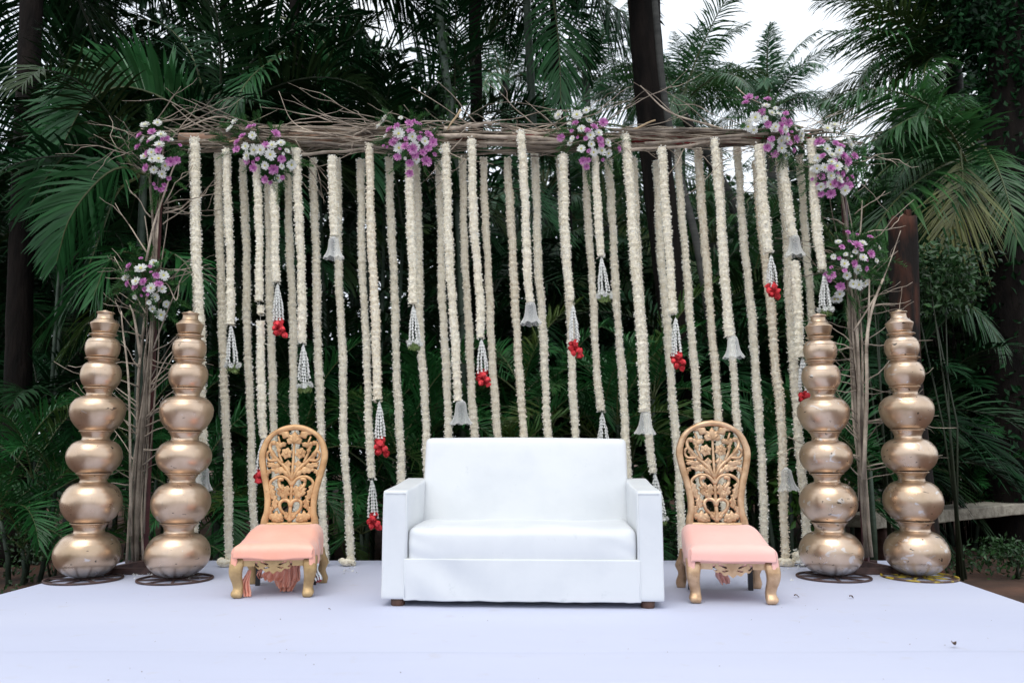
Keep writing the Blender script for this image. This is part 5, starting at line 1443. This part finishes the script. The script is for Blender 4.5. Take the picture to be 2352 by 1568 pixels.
def leaf_cloud(name, n, c, r, size, m, seed, parent=None, shell=0.55, flat=0.0):
    g = np.random.default_rng(seed)
    d = g.normal(size=(n, 3)); d /= np.linalg.norm(d, axis=1)[:, None]
    rr = (shell + (1 - shell) * g.random(n)) ** 0.8
    lump = 1 + 0.22 * np.sin(d[:, 0] * 5 + seed) * np.cos(d[:, 2] * 4 + seed) + 0.15 * np.sin(d[:, 1] * 9 + d[:, 2] * 7)
    C = np.asarray(c) + d * np.asarray(r) * (rr * lump)[:, None]
    return leaf_quads(name, C, size, m, g, parent, 'stuff')
def leaf_quads(name, C, size, m, g, parent=None, kind=None):
    n = len(C)
    a = g.normal(size=(n, 3)); a[:, 2] -= 0.4; a /= np.linalg.norm(a, axis=1)[:, None]
    b = np.cross(a, g.normal(size=(n, 3))); b /= np.linalg.norm(b, axis=1)[:, None]
    nn = np.cross(a, b)
    sz = (size * g.uniform(0.6, 1.3, n))[:, None]
    V = np.stack([C, C + a * sz * 0.45 + b * sz * 0.26 + nn * sz * 0.08, C + a * sz - nn * sz * 0.10, C + a * sz * 0.45 - b * sz * 0.26 + nn * sz * 0.08], 1).reshape(-1, 3)
    Q = np.arange(n)[:, None] * 4 + np.array([[0, 1, 2, 3]])
    o = put(name, fast_mesh(name, V, Q, m), parent)
    if kind: tag(o, kind=kind)
    return o

# the dark far wood behind everything
g = np.random.default_rng(4)
n = 110000
X = g.uniform(-34, 34, n); Yw = g.uniform(21, 29, n)
u_ = CX + X / Yw * F
ridge = np.interp(u_, [-400, 0, 300, 700, 1000, 1130, 1250, 1450, 1600, 1800, 2000, 2200, 2600], [8, 10, 14, 13, 12.5, 9.8, 9.8, 9.4, 8.8, 8.5, 8.6, 12, 14]) + 0.7 * np.sin(X * 0.9) + 0.5 * np.sin(X * 2.3 + 1)
Z = GZ + (ridge - GZ) * g.random(n) ** 0.8
n2 = 14000
X2 = g.uniform(-30, 30, n2); Y2 = g.uniform(-21, -17, n2)
Z2 = GZ + (2.2 + 0.7 * np.sin(X2 * 0.7) + 0.5 * np.sin(X2 * 1.9 + 1) - GZ) * g.random(n2) ** 0.7
leaf_quads('unseen_hedge', np.stack([X2, Y2, Z2], 1), 0.6, M['bush'], g, None, 'stuff')     # unseen leaf row added behind the camera for the pots to mirror
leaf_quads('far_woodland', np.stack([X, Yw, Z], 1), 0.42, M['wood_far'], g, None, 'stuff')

DK = 'dark arching palms massed behind the stage'
# individual trunks that the photo shows
root, top = tree_at('palm_tree', 'thick black palm trunk at the far left edge', 'palm tree', None, [(78, -170), (70, 60), (58, 350), (45, 700), (38, 1000)], 9.2, 0.15, 0.12, M['trunk_dark'])
crown(root, 'black', top, 16, 1, 1.0, 0, 5, 0.2, 3.3)
root, top = tree_at('palm_tree', 'grey ringed palm trunk in the gloom left of the outer left pots', 'palm tree', None, [(150, 120), (158, 400), (165, 640), (178, 900)], 12.0, 0.12, 0.10, M['trunk_palm'])
crown(root, 'dark', top, 14, 2, 1.1)
root, top = tree_at('palm_tree', 'slim dark palm trunk against the left sky gap', 'palm tree', None, [(668, -110), (680, 80), (696, 260), (706, 600)], 10.2, 0.075, 0.06, M['trunk_dark'])
crown(root, 'black', top, 16, 3, 0.95, 0, 5, -0.3, 3.5)
root, top = tree_at('palm_tree', 'slim palm trunk wrapped in climbing leaves above the sofa left side', 'palm tree', None, [(1000, -220), (1008, 0), (1022, 160), (1040, 300), (1062, 700)], 9.0, 0.05, 0.042, M['trunk_green'])
crown(root, 'dark', top, 14, 4, 1.0)
P = [at(u, v, 9.0) for u, v in ((1004, -60), (1008, 0), (1022, 160), (1040, 300), (1050, 500))]
pp = smooth_path(P, 500); g = np.random.default_rng(3)
leaf_quads('climber', pp - np.array(tuple(root.location)) + g.normal(0, 0.045, pp.shape), 0.085, M['bush'], g, root, 'stuff')
root, top = tree_at('palm_tree', 'dark palm trunk with drooping black crown left of the middle sky gap', 'palm tree', None, [(1092, -60), (1090, 60), (1094, 250), (1100, 700)], 10.4, 0.095, 0.08, M['trunk_dark'])
crown(root, 'black', top, 11, 5, 0.62, 0, 4, 0.4, 3.4)
root, top = tree_at('palm_tree', 'slender palm with forked top right of the middle sky gap', 'palm tree', None, [(1208, -20), (1212, 60), (1222, 260), (1238, 700)], 10.0, 0.06, 0.048, M['trunk_green'])
crown(root, 'dark', top, 14, 6, 0.7, 0, 3)
root, top = tree_at('palm_tree', 'thin palm whose big fish-bone frond hangs down above the beam', 'palm tree', None, [(1268, -30), (1278, 150), (1296, 330), (1312, 700)], 11.0, 0.06, 0.05, M['trunk_dark'])
crown(root, 'dark', top, 12, 7, 0.8)
o = Vector(root.location)
def hero(root, pts, Ys, nl, ll, w, vang, droop, leafm, rachm='rachis', S=None, seed=0, **k):
    P = [at(u, v, y) - Vector(root.location) for (u, v), y in zip(pts, Ys)]
    return put('frond', frond_mesh('frond', P, nl, ll, w, vang, droop, seed, [M[leafm], M[rachm]], S=S, **k), root)
hero(root, [(1262, -40), (1276, 40), (1284, 120), (1288, 240)], [10.2, 9.9, 9.7, 9.6], 40, 0.62, 0.034, 8, 0.35, 'areca_lit', S=(1, 0.15, 0), seed=5, bare=0.05, a0=62, a1=20)
hero(root, [(1290, -60), (1370, -10), (1440, 40), (1490, 110)], [10.2, 9.9, 9.7, 9.6], 44, 0.8, 0.034, -20, 0.5, 'areca_shaded', seed=6)
root, top = tree_at('tree', 'massive dark reddish tree trunk behind the garlands, right of the sofa', 'tree', None, [(1468, -260), (1478, 0), (1492, 200), (1512, 420), (1545, 700), (1575, 1000)], 9.0, 0.17, 0.20, M['trunk_dark'])
for k, (dx, dy, dz) in enumerate(((-2.0, -0.6, 1.6), (-1.2, 1.6, 2.0), (-2.6, 1.2, 1.2), (-0.4, 0.8, 2.6))):
    branch(root, [top * 1 + Vector((0, 0, -0.2)), top + Vector((dx * .5, dy * .5, dz * .6)), top + Vector((dx, dy, dz))], 0.10, 0.04, 'limb', 8, M['trunk_dark'])
leaf_cloud('crown', 9000, top + Vector((-1.9, 0.6, 2.6)), (2.4, 2.6, 1.5), 0.16, M['areca_shaded'], 6, root, 0.2)
root, top = tree_at('areca_palm', 'slim grey ringed trunk leaning beside the massive dark one', 'palm tree', None, [(1490, -150), (1503, 0), (1522, 200), (1555, 380), (1600, 560), (1632, 760), (1656, 960)], 8.4, 0.05, 0.033, M['trunk_palm'])
crown(root, 'dark', top, 10, 9, 0.8, 0, 4, 1.6, 4.4)
root, top = tree_at('palm_tree', 'leaning grey coconut trunk behind the garlands right of the beam middle', 'palm tree', None, [(1560, 250), (1625, 360), (1690, 490), (1722, 640), (1742, 780), (1758, 950)], 12.5, 0.10, 0.075, M['trunk_palm'])
crown(root, 'coco', top, 16, 10, 0.62, 0, 4)
root, top = tree_at('palm_tree', 'bright coconut palm standing alone against the right sky', 'palm tree', None, [(1768, 250), (1775, 420), (1790, 700)], 19.0, 0.16, 0.13, M['trunk_palm'])
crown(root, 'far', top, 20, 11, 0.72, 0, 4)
root, top = tree_at('palm_tree', 'far coconut palm against the sky beside the massive dark trunk', 'palm tree', None, [(1560, 215), (1564, 420), (1570, 700)], 23.0, 0.16, 0.13, M['trunk_palm'])
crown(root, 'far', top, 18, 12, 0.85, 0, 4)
root, top = tree_at('palm_tree', 'hazy far coconut palm in the middle sky gap', 'palm tree', None, [(1160, 190), (1164, 420), (1170, 700)], 22.0, 0.16, 0.13, M['trunk_palm'])
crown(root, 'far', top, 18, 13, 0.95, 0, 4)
root, top = tree_at('palm_tree', 'hazy far coconut palm behind the hanging fish-bone frond', 'palm tree', None, [(1345, 190), (1350, 420), (1356, 700)], 23.0, 0.16, 0.13, M['trunk_palm'])
crown(root, 'far', top, 18, 14, 0.95, 0, 4)
root, top = tree_at('palm_tree', 'large coconut palm reaching into the sky at top right', 'palm tree', None, [(2190, 150), (2200, 330), (2215, 640)], 11.5, 0.13, 0.11, M['trunk_palm'])
crown(root, 'coco', top, 20, 15, 0.70, 0, 5, 0.9, 4.2)
for i, (pts, Ys) in enumerate((([(2185, 150), (2110, 80), (2040, 30), (1985, 0)], (11.4, 11, 10.8, 10.6)), ([(2185, 160), (2080, 90), (1985, 70), (1905, 75)], (11.4, 11, 10.7, 10.5)),
                               ([(2190, 150), (2160, 60), (2130, -20), (2080, -90)], (11.4, 11.2, 11, 11)))):
    hero(root, pts, Ys, 56, 0.85, 0.036, -10, 0.30, 'coco', seed=70 + i)
root, top = tree_at('palm_tree', 'low coconut palm at the right with one olive yellow frond hanging down', 'palm tree', None, [(2250, 330), (2262, 520), (2270, 800)], 10.5, 0.13, 0.11, M['trunk_palm'])
crown(root, 'coco', top, 12, 16, 0.75, 2, 5, 1.9, 4.4)
for i, (pts, Ys, mm) in enumerate((([(2240, 340), (2120, 235), (2000, 205), (1880, 235)], (9.5, 9.2, 9.0, 8.8), 'coco'), ([(2245, 350), (2120, 300), (1990, 330), (1920, 400)], (9.5, 9.1, 8.8, 8.6), 'coco'),
                                    ([(2240, 350), (2130, 400), (2040, 480), (1980, 590)], (9.5, 9.1, 8.8, 8.7), 'coco'), ([(2245, 360), (2160, 410), (2080, 500), (2050, 600)], (9.5, 9.2, 9.0, 8.9), 'areca_shaded'),
                                    ([(2245, 430), (2180, 300), (2110, 268), (2040, 300)], (9.3, 8.9, 8.7, 8.5), 'coco'))):
    hero(root, pts, Ys, 60, 0.80, 0.034, -6, 0.35, mm, seed=80 + i, r0=0.02)
hero(root, [(2205, 345), (2210, 420), (2190, 500), (2165, 575)], (8.9, 8.7, 8.6, 8.6), 84, 0.72, 0.019, 5, 0.30, 'yellow_leaf', S=(1, 0.2, 0.1), seed=91, a0=50, a1=18)

# ivy-covered trunk at the right edge
root, top = tree_at('tree', 'broad dark trunk overgrown with ivy at the right edge', 'tree', None, [(2330, -150), (2322, 150), (2312, 420), (2306, 700), (2314, 1000), (2326, 1140)], 10.4, 0.33, 0.28, M['trunk_dark'])
g = np.random.default_rng(13); pp = smooth_path([at(u, v, 10.4) for u, v in ((2325, 60), (2318, 300), (2308, 560), (2310, 900), (2320, 1150))], 1500)
th = g.uniform(0, 6.28, len(pp)); rr = 0.31 + 0.07 * g.random(len(pp))
pp = pp + np.stack([rr * np.cos(th), rr * np.sin(th), np.zeros_like(rr)], 1)
leaf_quads('ivy', pp - np.array(tuple(root.location)), 0.11, M['areca_shaded'], g, root, 'stuff')
for pts, r in (([(2322, 110), (2280, 40), (2200, -10), (2110, -40)], 0.13), ([(2320, 200), (2360, 120), (2420, 60)], 0.09), ([(2318, 330), (2270, 300), (2240, 240)], 0.02)):
    branch(root, [Vector(p) - root.location for p in smooth_path([at(u, v, 10.8) for u, v in pts], 14)], r * 1.4, r * 0.7, 'limb', 10, M['trunk_dark'])
for i, (u, v, Y, a, b, n) in enumerate(((2285, 75, 10.5, 0.8, 0.62, 1700), (2230, 60, 10.7, 0.45, 0.35, 600), (2330, 190, 10.4, 0.45, 0.5, 900), (2150, -60, 10.6, 1.1, 0.4, 1400), (2400, -20, 10.4, 1.4, 0.9, 1700))):
    c = at(u, v, Y) - root.location
    leaf_cloud('foliage', n, c, (a, 0.7, b), 0.12, M['wood_far'] if i % 2 else M['areca_shaded'], 30 + i, root, 0.15)
# cut tree stump behind the outer right pots
sp = at(2072, 505, 7.4); sb = at(2085, 900, 7.4)
stump = empty('tree_stump', (sb.x + 0.04, 7.4, GZ), 0, 'tall sawn tree stump with rust-red bark behind the outer right pots', 'tree stump')
tv, tf = tube_arrays(smooth_path([Vector((0.03, 0, -0.1)), Vector((sb.x - stump.location.x, 0, sb.z - GZ)), Vector((sp.x - stump.location.x, 0, sp.z - GZ))], 40), np.linspace(0.145, 0.122, 40), 20)
tv = np.array(tv); an = np.arctan2(tv[:, 1], tv[:, 0]); tv[:, 0] += 0.008 * np.sin(an * 3 + tv[:, 2] * 3); tv[:, 1] += 0.008 * np.cos(an * 4 + tv[:, 2] * 2)
tv[-20:, 2] += 0.03 * np.sin(np.arange(20) * 1.9)
MB().add(tv, tf).build('trunk', M['stump'], stump)
sv, sf = box(0.05, -0.05, sp.z - GZ + 0.03, 0.05, 0.04, 0.10); m = MB().add(sv, sf); sv, sf = box(-0.01, 0.03, sp.z - GZ + 0.02, 0.04, 0.03, 0.08); m.add(sv, sf); m.build('splinter', M['stump'], stump, smooth=False)

# hero fronds on the left
root, top = tree_at('areca_palm', 'tall areca palm whose wide lit frond arches over the left upright', 'palm tree', None, [(500, 290), (505, 500), (512, 900)], 8.2, 0.05, 0.04, M['trunk_green'])
crown(root, 'dark', top, 10, 21, 1.0, 1, 5)
hero(root, [(495, 300), (430, 258), (350, 215), (270, 200), (195, 240), (150, 320)], (7.5, 7.4, 7.3, 7.2, 7.1, 7.1), 70, 0.70, 0.042, 66, 0.34, 'areca_lit', seed=31, a0=74, a1=30, tip=0.5, S=(0.3, 1, 0))
hero(root, [(500, 300), (470, 220), (440, 130), (380, 60), (300, 40)], (8.2, 8.4, 8.6, 8.8, 9), 56, 0.6, 0.036, 20, 0.3, 'areca_shaded', seed=32)
hero(root, [(650, 120), (610, 150), (575, 180), (552, 215), (540, 262)], (8.2, 7.9, 7.7, 7.6, 7.55), 46, 0.50, 0.030, 10, 0.30, 'areca_lit', S=(1, -0.3, 0.3), seed=33, a0=64, a1=26, bare=0.05)
hero(root, [(640, 40), (700, 60), (750, 110), (760, 200)], (9, 8.9, 8.8, 8.8), 46, 0.6, 0.034, 0, 0.4, 'areca', seed=34)
root, top = tree_at('areca_palm', 'areca palm with long fronds sweeping down left of the left upright', 'palm tree', None, [(330, 400), (322, 620), (318, 950)], 7.6, 0.045, 0.035, M['trunk_green'])
crown(root, 'dark', top, 9, 22, 0.9, 2, 5)
hero(root, [(325, 410), (250, 320), (180, 330), (120, 390), (70, 470)], (7.6, 7.4, 7.3, 7.2, 7.2), 60, 0.55, 0.034, 40, 0.35, 'areca_lit', seed=41, S=(0.25, 1, 0))
hero(root, [(330, 400), (275, 385), (220, 420), (160, 500), (130, 600)], (7.5, 7.2, 7.1, 7.0, 7.0), 60, 0.50, 0.034, 25, 0.35, 'areca_lit', seed=42, S=(0.6, 1, 0))
hero(root, [(330, 400), (270, 440), (230, 540), (180, 660), (110, 760)], (7.6, 7.5, 7.4, 7.3, 7.3), 60, 0.55, 0.034, 10, 0.4, 'areca_lit', seed=43)
hero(root, [(330, 560), (290, 640), (220, 720), (150, 800)], (7.5, 7.3, 7.2, 7.2), 50, 0.45, 0.03, 10, 0.5, 'areca', seed=44)
for i, pts in enumerate(([(330, 620), (380, 580), (430, 610), (455, 680)], [(330, 640), (300, 580), (250, 600), (215, 680)])):
    hero(root, pts, (7.4, 7.1, 7.0, 6.9), 40, 0.42, 0.03, 15, 0.4, 'areca', seed=45 + i)

# areca clumps, front rank behind the garlands (lit) and a darker, taller rank behind
def clump(label, group, u, Y, stems, nf, key, seed, sc_=1.0, hmin=0.3, hmax=1.6, spread=0.35, az=None, lo=0, hi=4):
    q = random.Random(seed)
    x = at(u, 1200, Y).x
    root = empty('areca_palm', (x, Y, GZ), 0, label, 'palm tree', group)
    for k in range(stems):
        a = q.uniform(0, 6.28); rr = q.uniform(0, spread); h = q.uniform(hmin, hmax)
        b = Vector((rr * math.cos(a), rr * math.sin(a), -0.1)); t = b * (1.8) + Vector((0, 0, h + 0.2))
        t.z = h
        branch(root, [b, (b + t) / 2 + Vector((0.02, 0.02, 0)), t], 0.028, 0.02, 'stem', 6, M['trunk_green'])
        crown(root, key, t, nf, seed * 31 + k, sc_, lo, hi, *(az or (None, None)))
FL = 'areca palms close behind the garlands'
FR_LAB = ['leafy areca palm at the bottom left corner behind the outer left pots', 'areca palm showing between the two left pot stacks', 'areca palm behind the garlands right of the inner left pots',
          'areca palm behind the left chair', 'areca palm in the gap between the left chair and the sofa', 'areca palm behind the sofa left arm', 'areca palm behind the sofa backrest left part',
          'areca palm behind the middle of the sofa backrest', 'areca palm behind the sofa backrest right part', 'areca palm behind the sofa right arm', 'areca palm behind the right chair', 'areca palm behind the garlands left of the inner right pots',
          'areca palm between the two right pot stacks', 'areca palm drooping over the right end of the stone bench', 'areca palm right of the outer right pot tops']
US = [70, 320, 480, 640, 830, 960, 1080, 1200, 1330, 1470, 1640, 1800, 1995, 2290, 2200]
YS = [7.9, 8.2, 7.8, 8.0, 7.7, 8.1, 7.7, 7.9, 7.7, 7.9, 8.6, 7.9, 7.6, 11.6, 10.6]
HM = [1.0, 1.3, 1.4, 1.6, 1.4, 1.7, 1.3, 1.8, 1.4, 1.8, 0.9, 1.3, 1.3, 0.9, 1.6]
for i, (u, Y, hm) in enumerate(zip(US, YS, HM)):
    clump(FR_LAB[i], FL, u, Y, 3 if i not in (0,) else 4, 6, 'areca', 100 + i, 0.62, 0.25, hm, 0.25, (1.7, 4.0) if i == 12 else None)
DARK_AT = ['beyond the left edge of the stage', 'left of the black trunk at the left edge', 'behind the outer left pot stack', 'behind the left upright and its lower bouquet', 'behind the inner left pot stack',
 'behind the first thick garland on the left', 'behind the left chair, nearest the pots', 'straight behind the left chair back', 'behind the glass bell hung high left', 'in the gap left of the sofa',
 'behind the sofa left arm', 'behind the left corner of the sofa backrest', 'behind the mostly purple arrangement', 'behind the low glass bell over the sofa', 'behind the fullest red tassel over the sofa',
 'behind the highest hung garland', 'behind the red tassel over the sofa right half', 'behind the mostly white arrangement', 'behind the sofa right arm', 'left of the massive dark trunk foot',
 'behind the right chair back', 'just right of the right chair back', 'behind the garlands near the right upright', 'behind the inner right pot stack', 'behind the right upright',
 'behind the outer right pot stack', 'behind the yellow hanging frond', 'left of the ivy trunk', 'behind the ivy trunk', 'beyond the right end of the stone bench']
# mid-green coconut palms filling the view under the beam on the right
for i, (lab, u, v, Y, s) in enumerate((('low coconut palm seen between the garlands left of the massive dark trunk', 1400, 520, 12.5, 0.60), ('low coconut palm seen through the garlands above the right chair', 1640, 560, 13.5, 0.66),
     ('low coconut palm seen through the rightmost garlands', 1830, 560, 12.0, 0.58), ('young coconut palm behind the right upright', 1960, 640, 10.5, 0.62), ('young coconut palm behind the right chair', 1700, 780, 11.0, 0.6),
     ('low coconut palm half hidden by the massive dark trunk', 1500, 420, 16.0, 0.65), ('young coconut palm behind the right end of the beam', 1880, 500, 15.0, 0.58), ('low coconut palm behind the middle of the beam', 1250, 440, 15.0, 0.9))):
    root, top = tree_at('palm_tree', lab, 'palm tree', None, [(u, v), (u + 6, v + 150), (u + 10, v + 300)], Y, 0.10, 0.09, M['trunk_palm'])
    crown(root, 'coco' if i < 5 else 'far', top, 16, 300 + i, s, 0, 5)
q = random.Random(17)
for i in range(30):
    u = -150 + i * 88 + q.uniform(-30, 30)
    Y = q.choice((9.6, 10.6, 12.0, 13.5)) if u < 1980 else q.choice((12.2, 13.5, 14.5))
    hm = 5.4 if u < 1050 else (3.4 if u < 1480 else 2.4)
    if u > 2020: hm = 4.5
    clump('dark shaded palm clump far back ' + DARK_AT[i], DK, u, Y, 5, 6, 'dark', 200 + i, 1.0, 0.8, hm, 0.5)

# ------------------------------------------------------------------ bushes and ground cover
def bush(label, u, v, Y, rx, rz, n, size, m, seed, group=None):
    c = at(u, v, Y)
    root = empty('bush', (c.x, Y, GZ), 0, label, 'bush', group)
    cc = c - root.location
    for k in range(4):
        q = random.Random(seed + k)
        branch(root, [Vector((q.uniform(-.06, .06), q.uniform(-.06, .06), -0.05)), Vector((q.uniform(-.1, .1), 0, cc.z * 0.5)), cc + Vector((q.uniform(-.6, .6) * rx, q.uniform(-.2, .2), q.uniform(-.3, .6) * rz))], 0.014, 0.005, 'stem', 5, M['rachis_shaded'])
    leaf_cloud('foliage', n, cc, (rx, 0.35, rz), size, m, seed, root, 0.25)
bush('glossy green bush right of the tall stump top', 2160, 640, 7.9, 0.50, 0.42, 1500, 0.075, M['bush'], 1)
bush('small glossy bush left of the tall stump', 2010, 640, 7.8, 0.26, 0.40, 500, 0.07, M['bush'], 2)
bush('loose dark bush under the ivy trunk, above the stone bench', 2230, 800, 11.2, 0.75, 1.1, 1400, 0.11, M['areca_shaded'], 3)
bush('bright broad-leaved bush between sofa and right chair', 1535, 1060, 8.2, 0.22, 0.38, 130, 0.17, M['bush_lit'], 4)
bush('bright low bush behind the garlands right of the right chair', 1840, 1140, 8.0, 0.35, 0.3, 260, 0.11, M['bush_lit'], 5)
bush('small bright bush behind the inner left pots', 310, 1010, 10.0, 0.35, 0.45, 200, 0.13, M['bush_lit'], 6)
bush('low dark bush at the left foot of the stage', 130, 1240, 7.6, 0.5, 0.18, 600, 0.06, M['bush'], 7)
bush('leafy bush low between sofa and right chair', 1535, 1200, 7.6, 0.25, 0.25, 400, 0.06, M['bush'], 8)
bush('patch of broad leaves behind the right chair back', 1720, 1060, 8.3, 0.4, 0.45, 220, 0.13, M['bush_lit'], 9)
bush('low bush at the right foot of the stone bench', 2330, 1265, 8.0, 0.5, 0.14, 700, 0.055, M['bush'], 10)
g = np.random.default_rng(21)
C = []
for x0, x1, y0, y1, n in ((-6.5, -3.0, 6.6, 9.5, 2600), (4.3, 8.0, 5.6, 9.5, 2600), (-4, 5, 7.0, 9.0, 2500)):
    x, y = g.uniform(x0, x1, n), g.uniform(y0, y1, n)
    keep = (np.sin(x * 2.3 + y) + np.sin(y * 3.1 - x * 1.3) + g.normal(0, 0.6, n)) > 0.1
    x, y = x[keep], y[keep]
    C.append(np.stack([x, y, GZ - 0.02 + g.random(len(x)) ** 1.5 * 0.16], 1))
leaf_quads('ground_cover', np.concatenate(C), 0.055, M['bush'], g, None, 'stuff')
# thin dark stems of a thicket at the right
m = MB(); q = random.Random(31)
for k in range(60):
    x = at(q.uniform(2130, 2290), 900, 11.2).x; y = q.uniform(10.9, 11.6)
    m.add(*tube_arrays([Vector((x, y, GZ - 0.1)), Vector((x + q.uniform(-.08, .08), y, 1.2)), Vector((x + q.uniform(-.2, .2), y, q.uniform(2.2, 3.0)))], q.uniform(0.006, 0.014), 5))
tag(m.build('stem_thicket', M['trunk_dark']), kind='stuff')
print('SCENE: objects', len(sc.objects), 'unique faces', sum(len(m.polygons) for m in bpy.data.meshes))
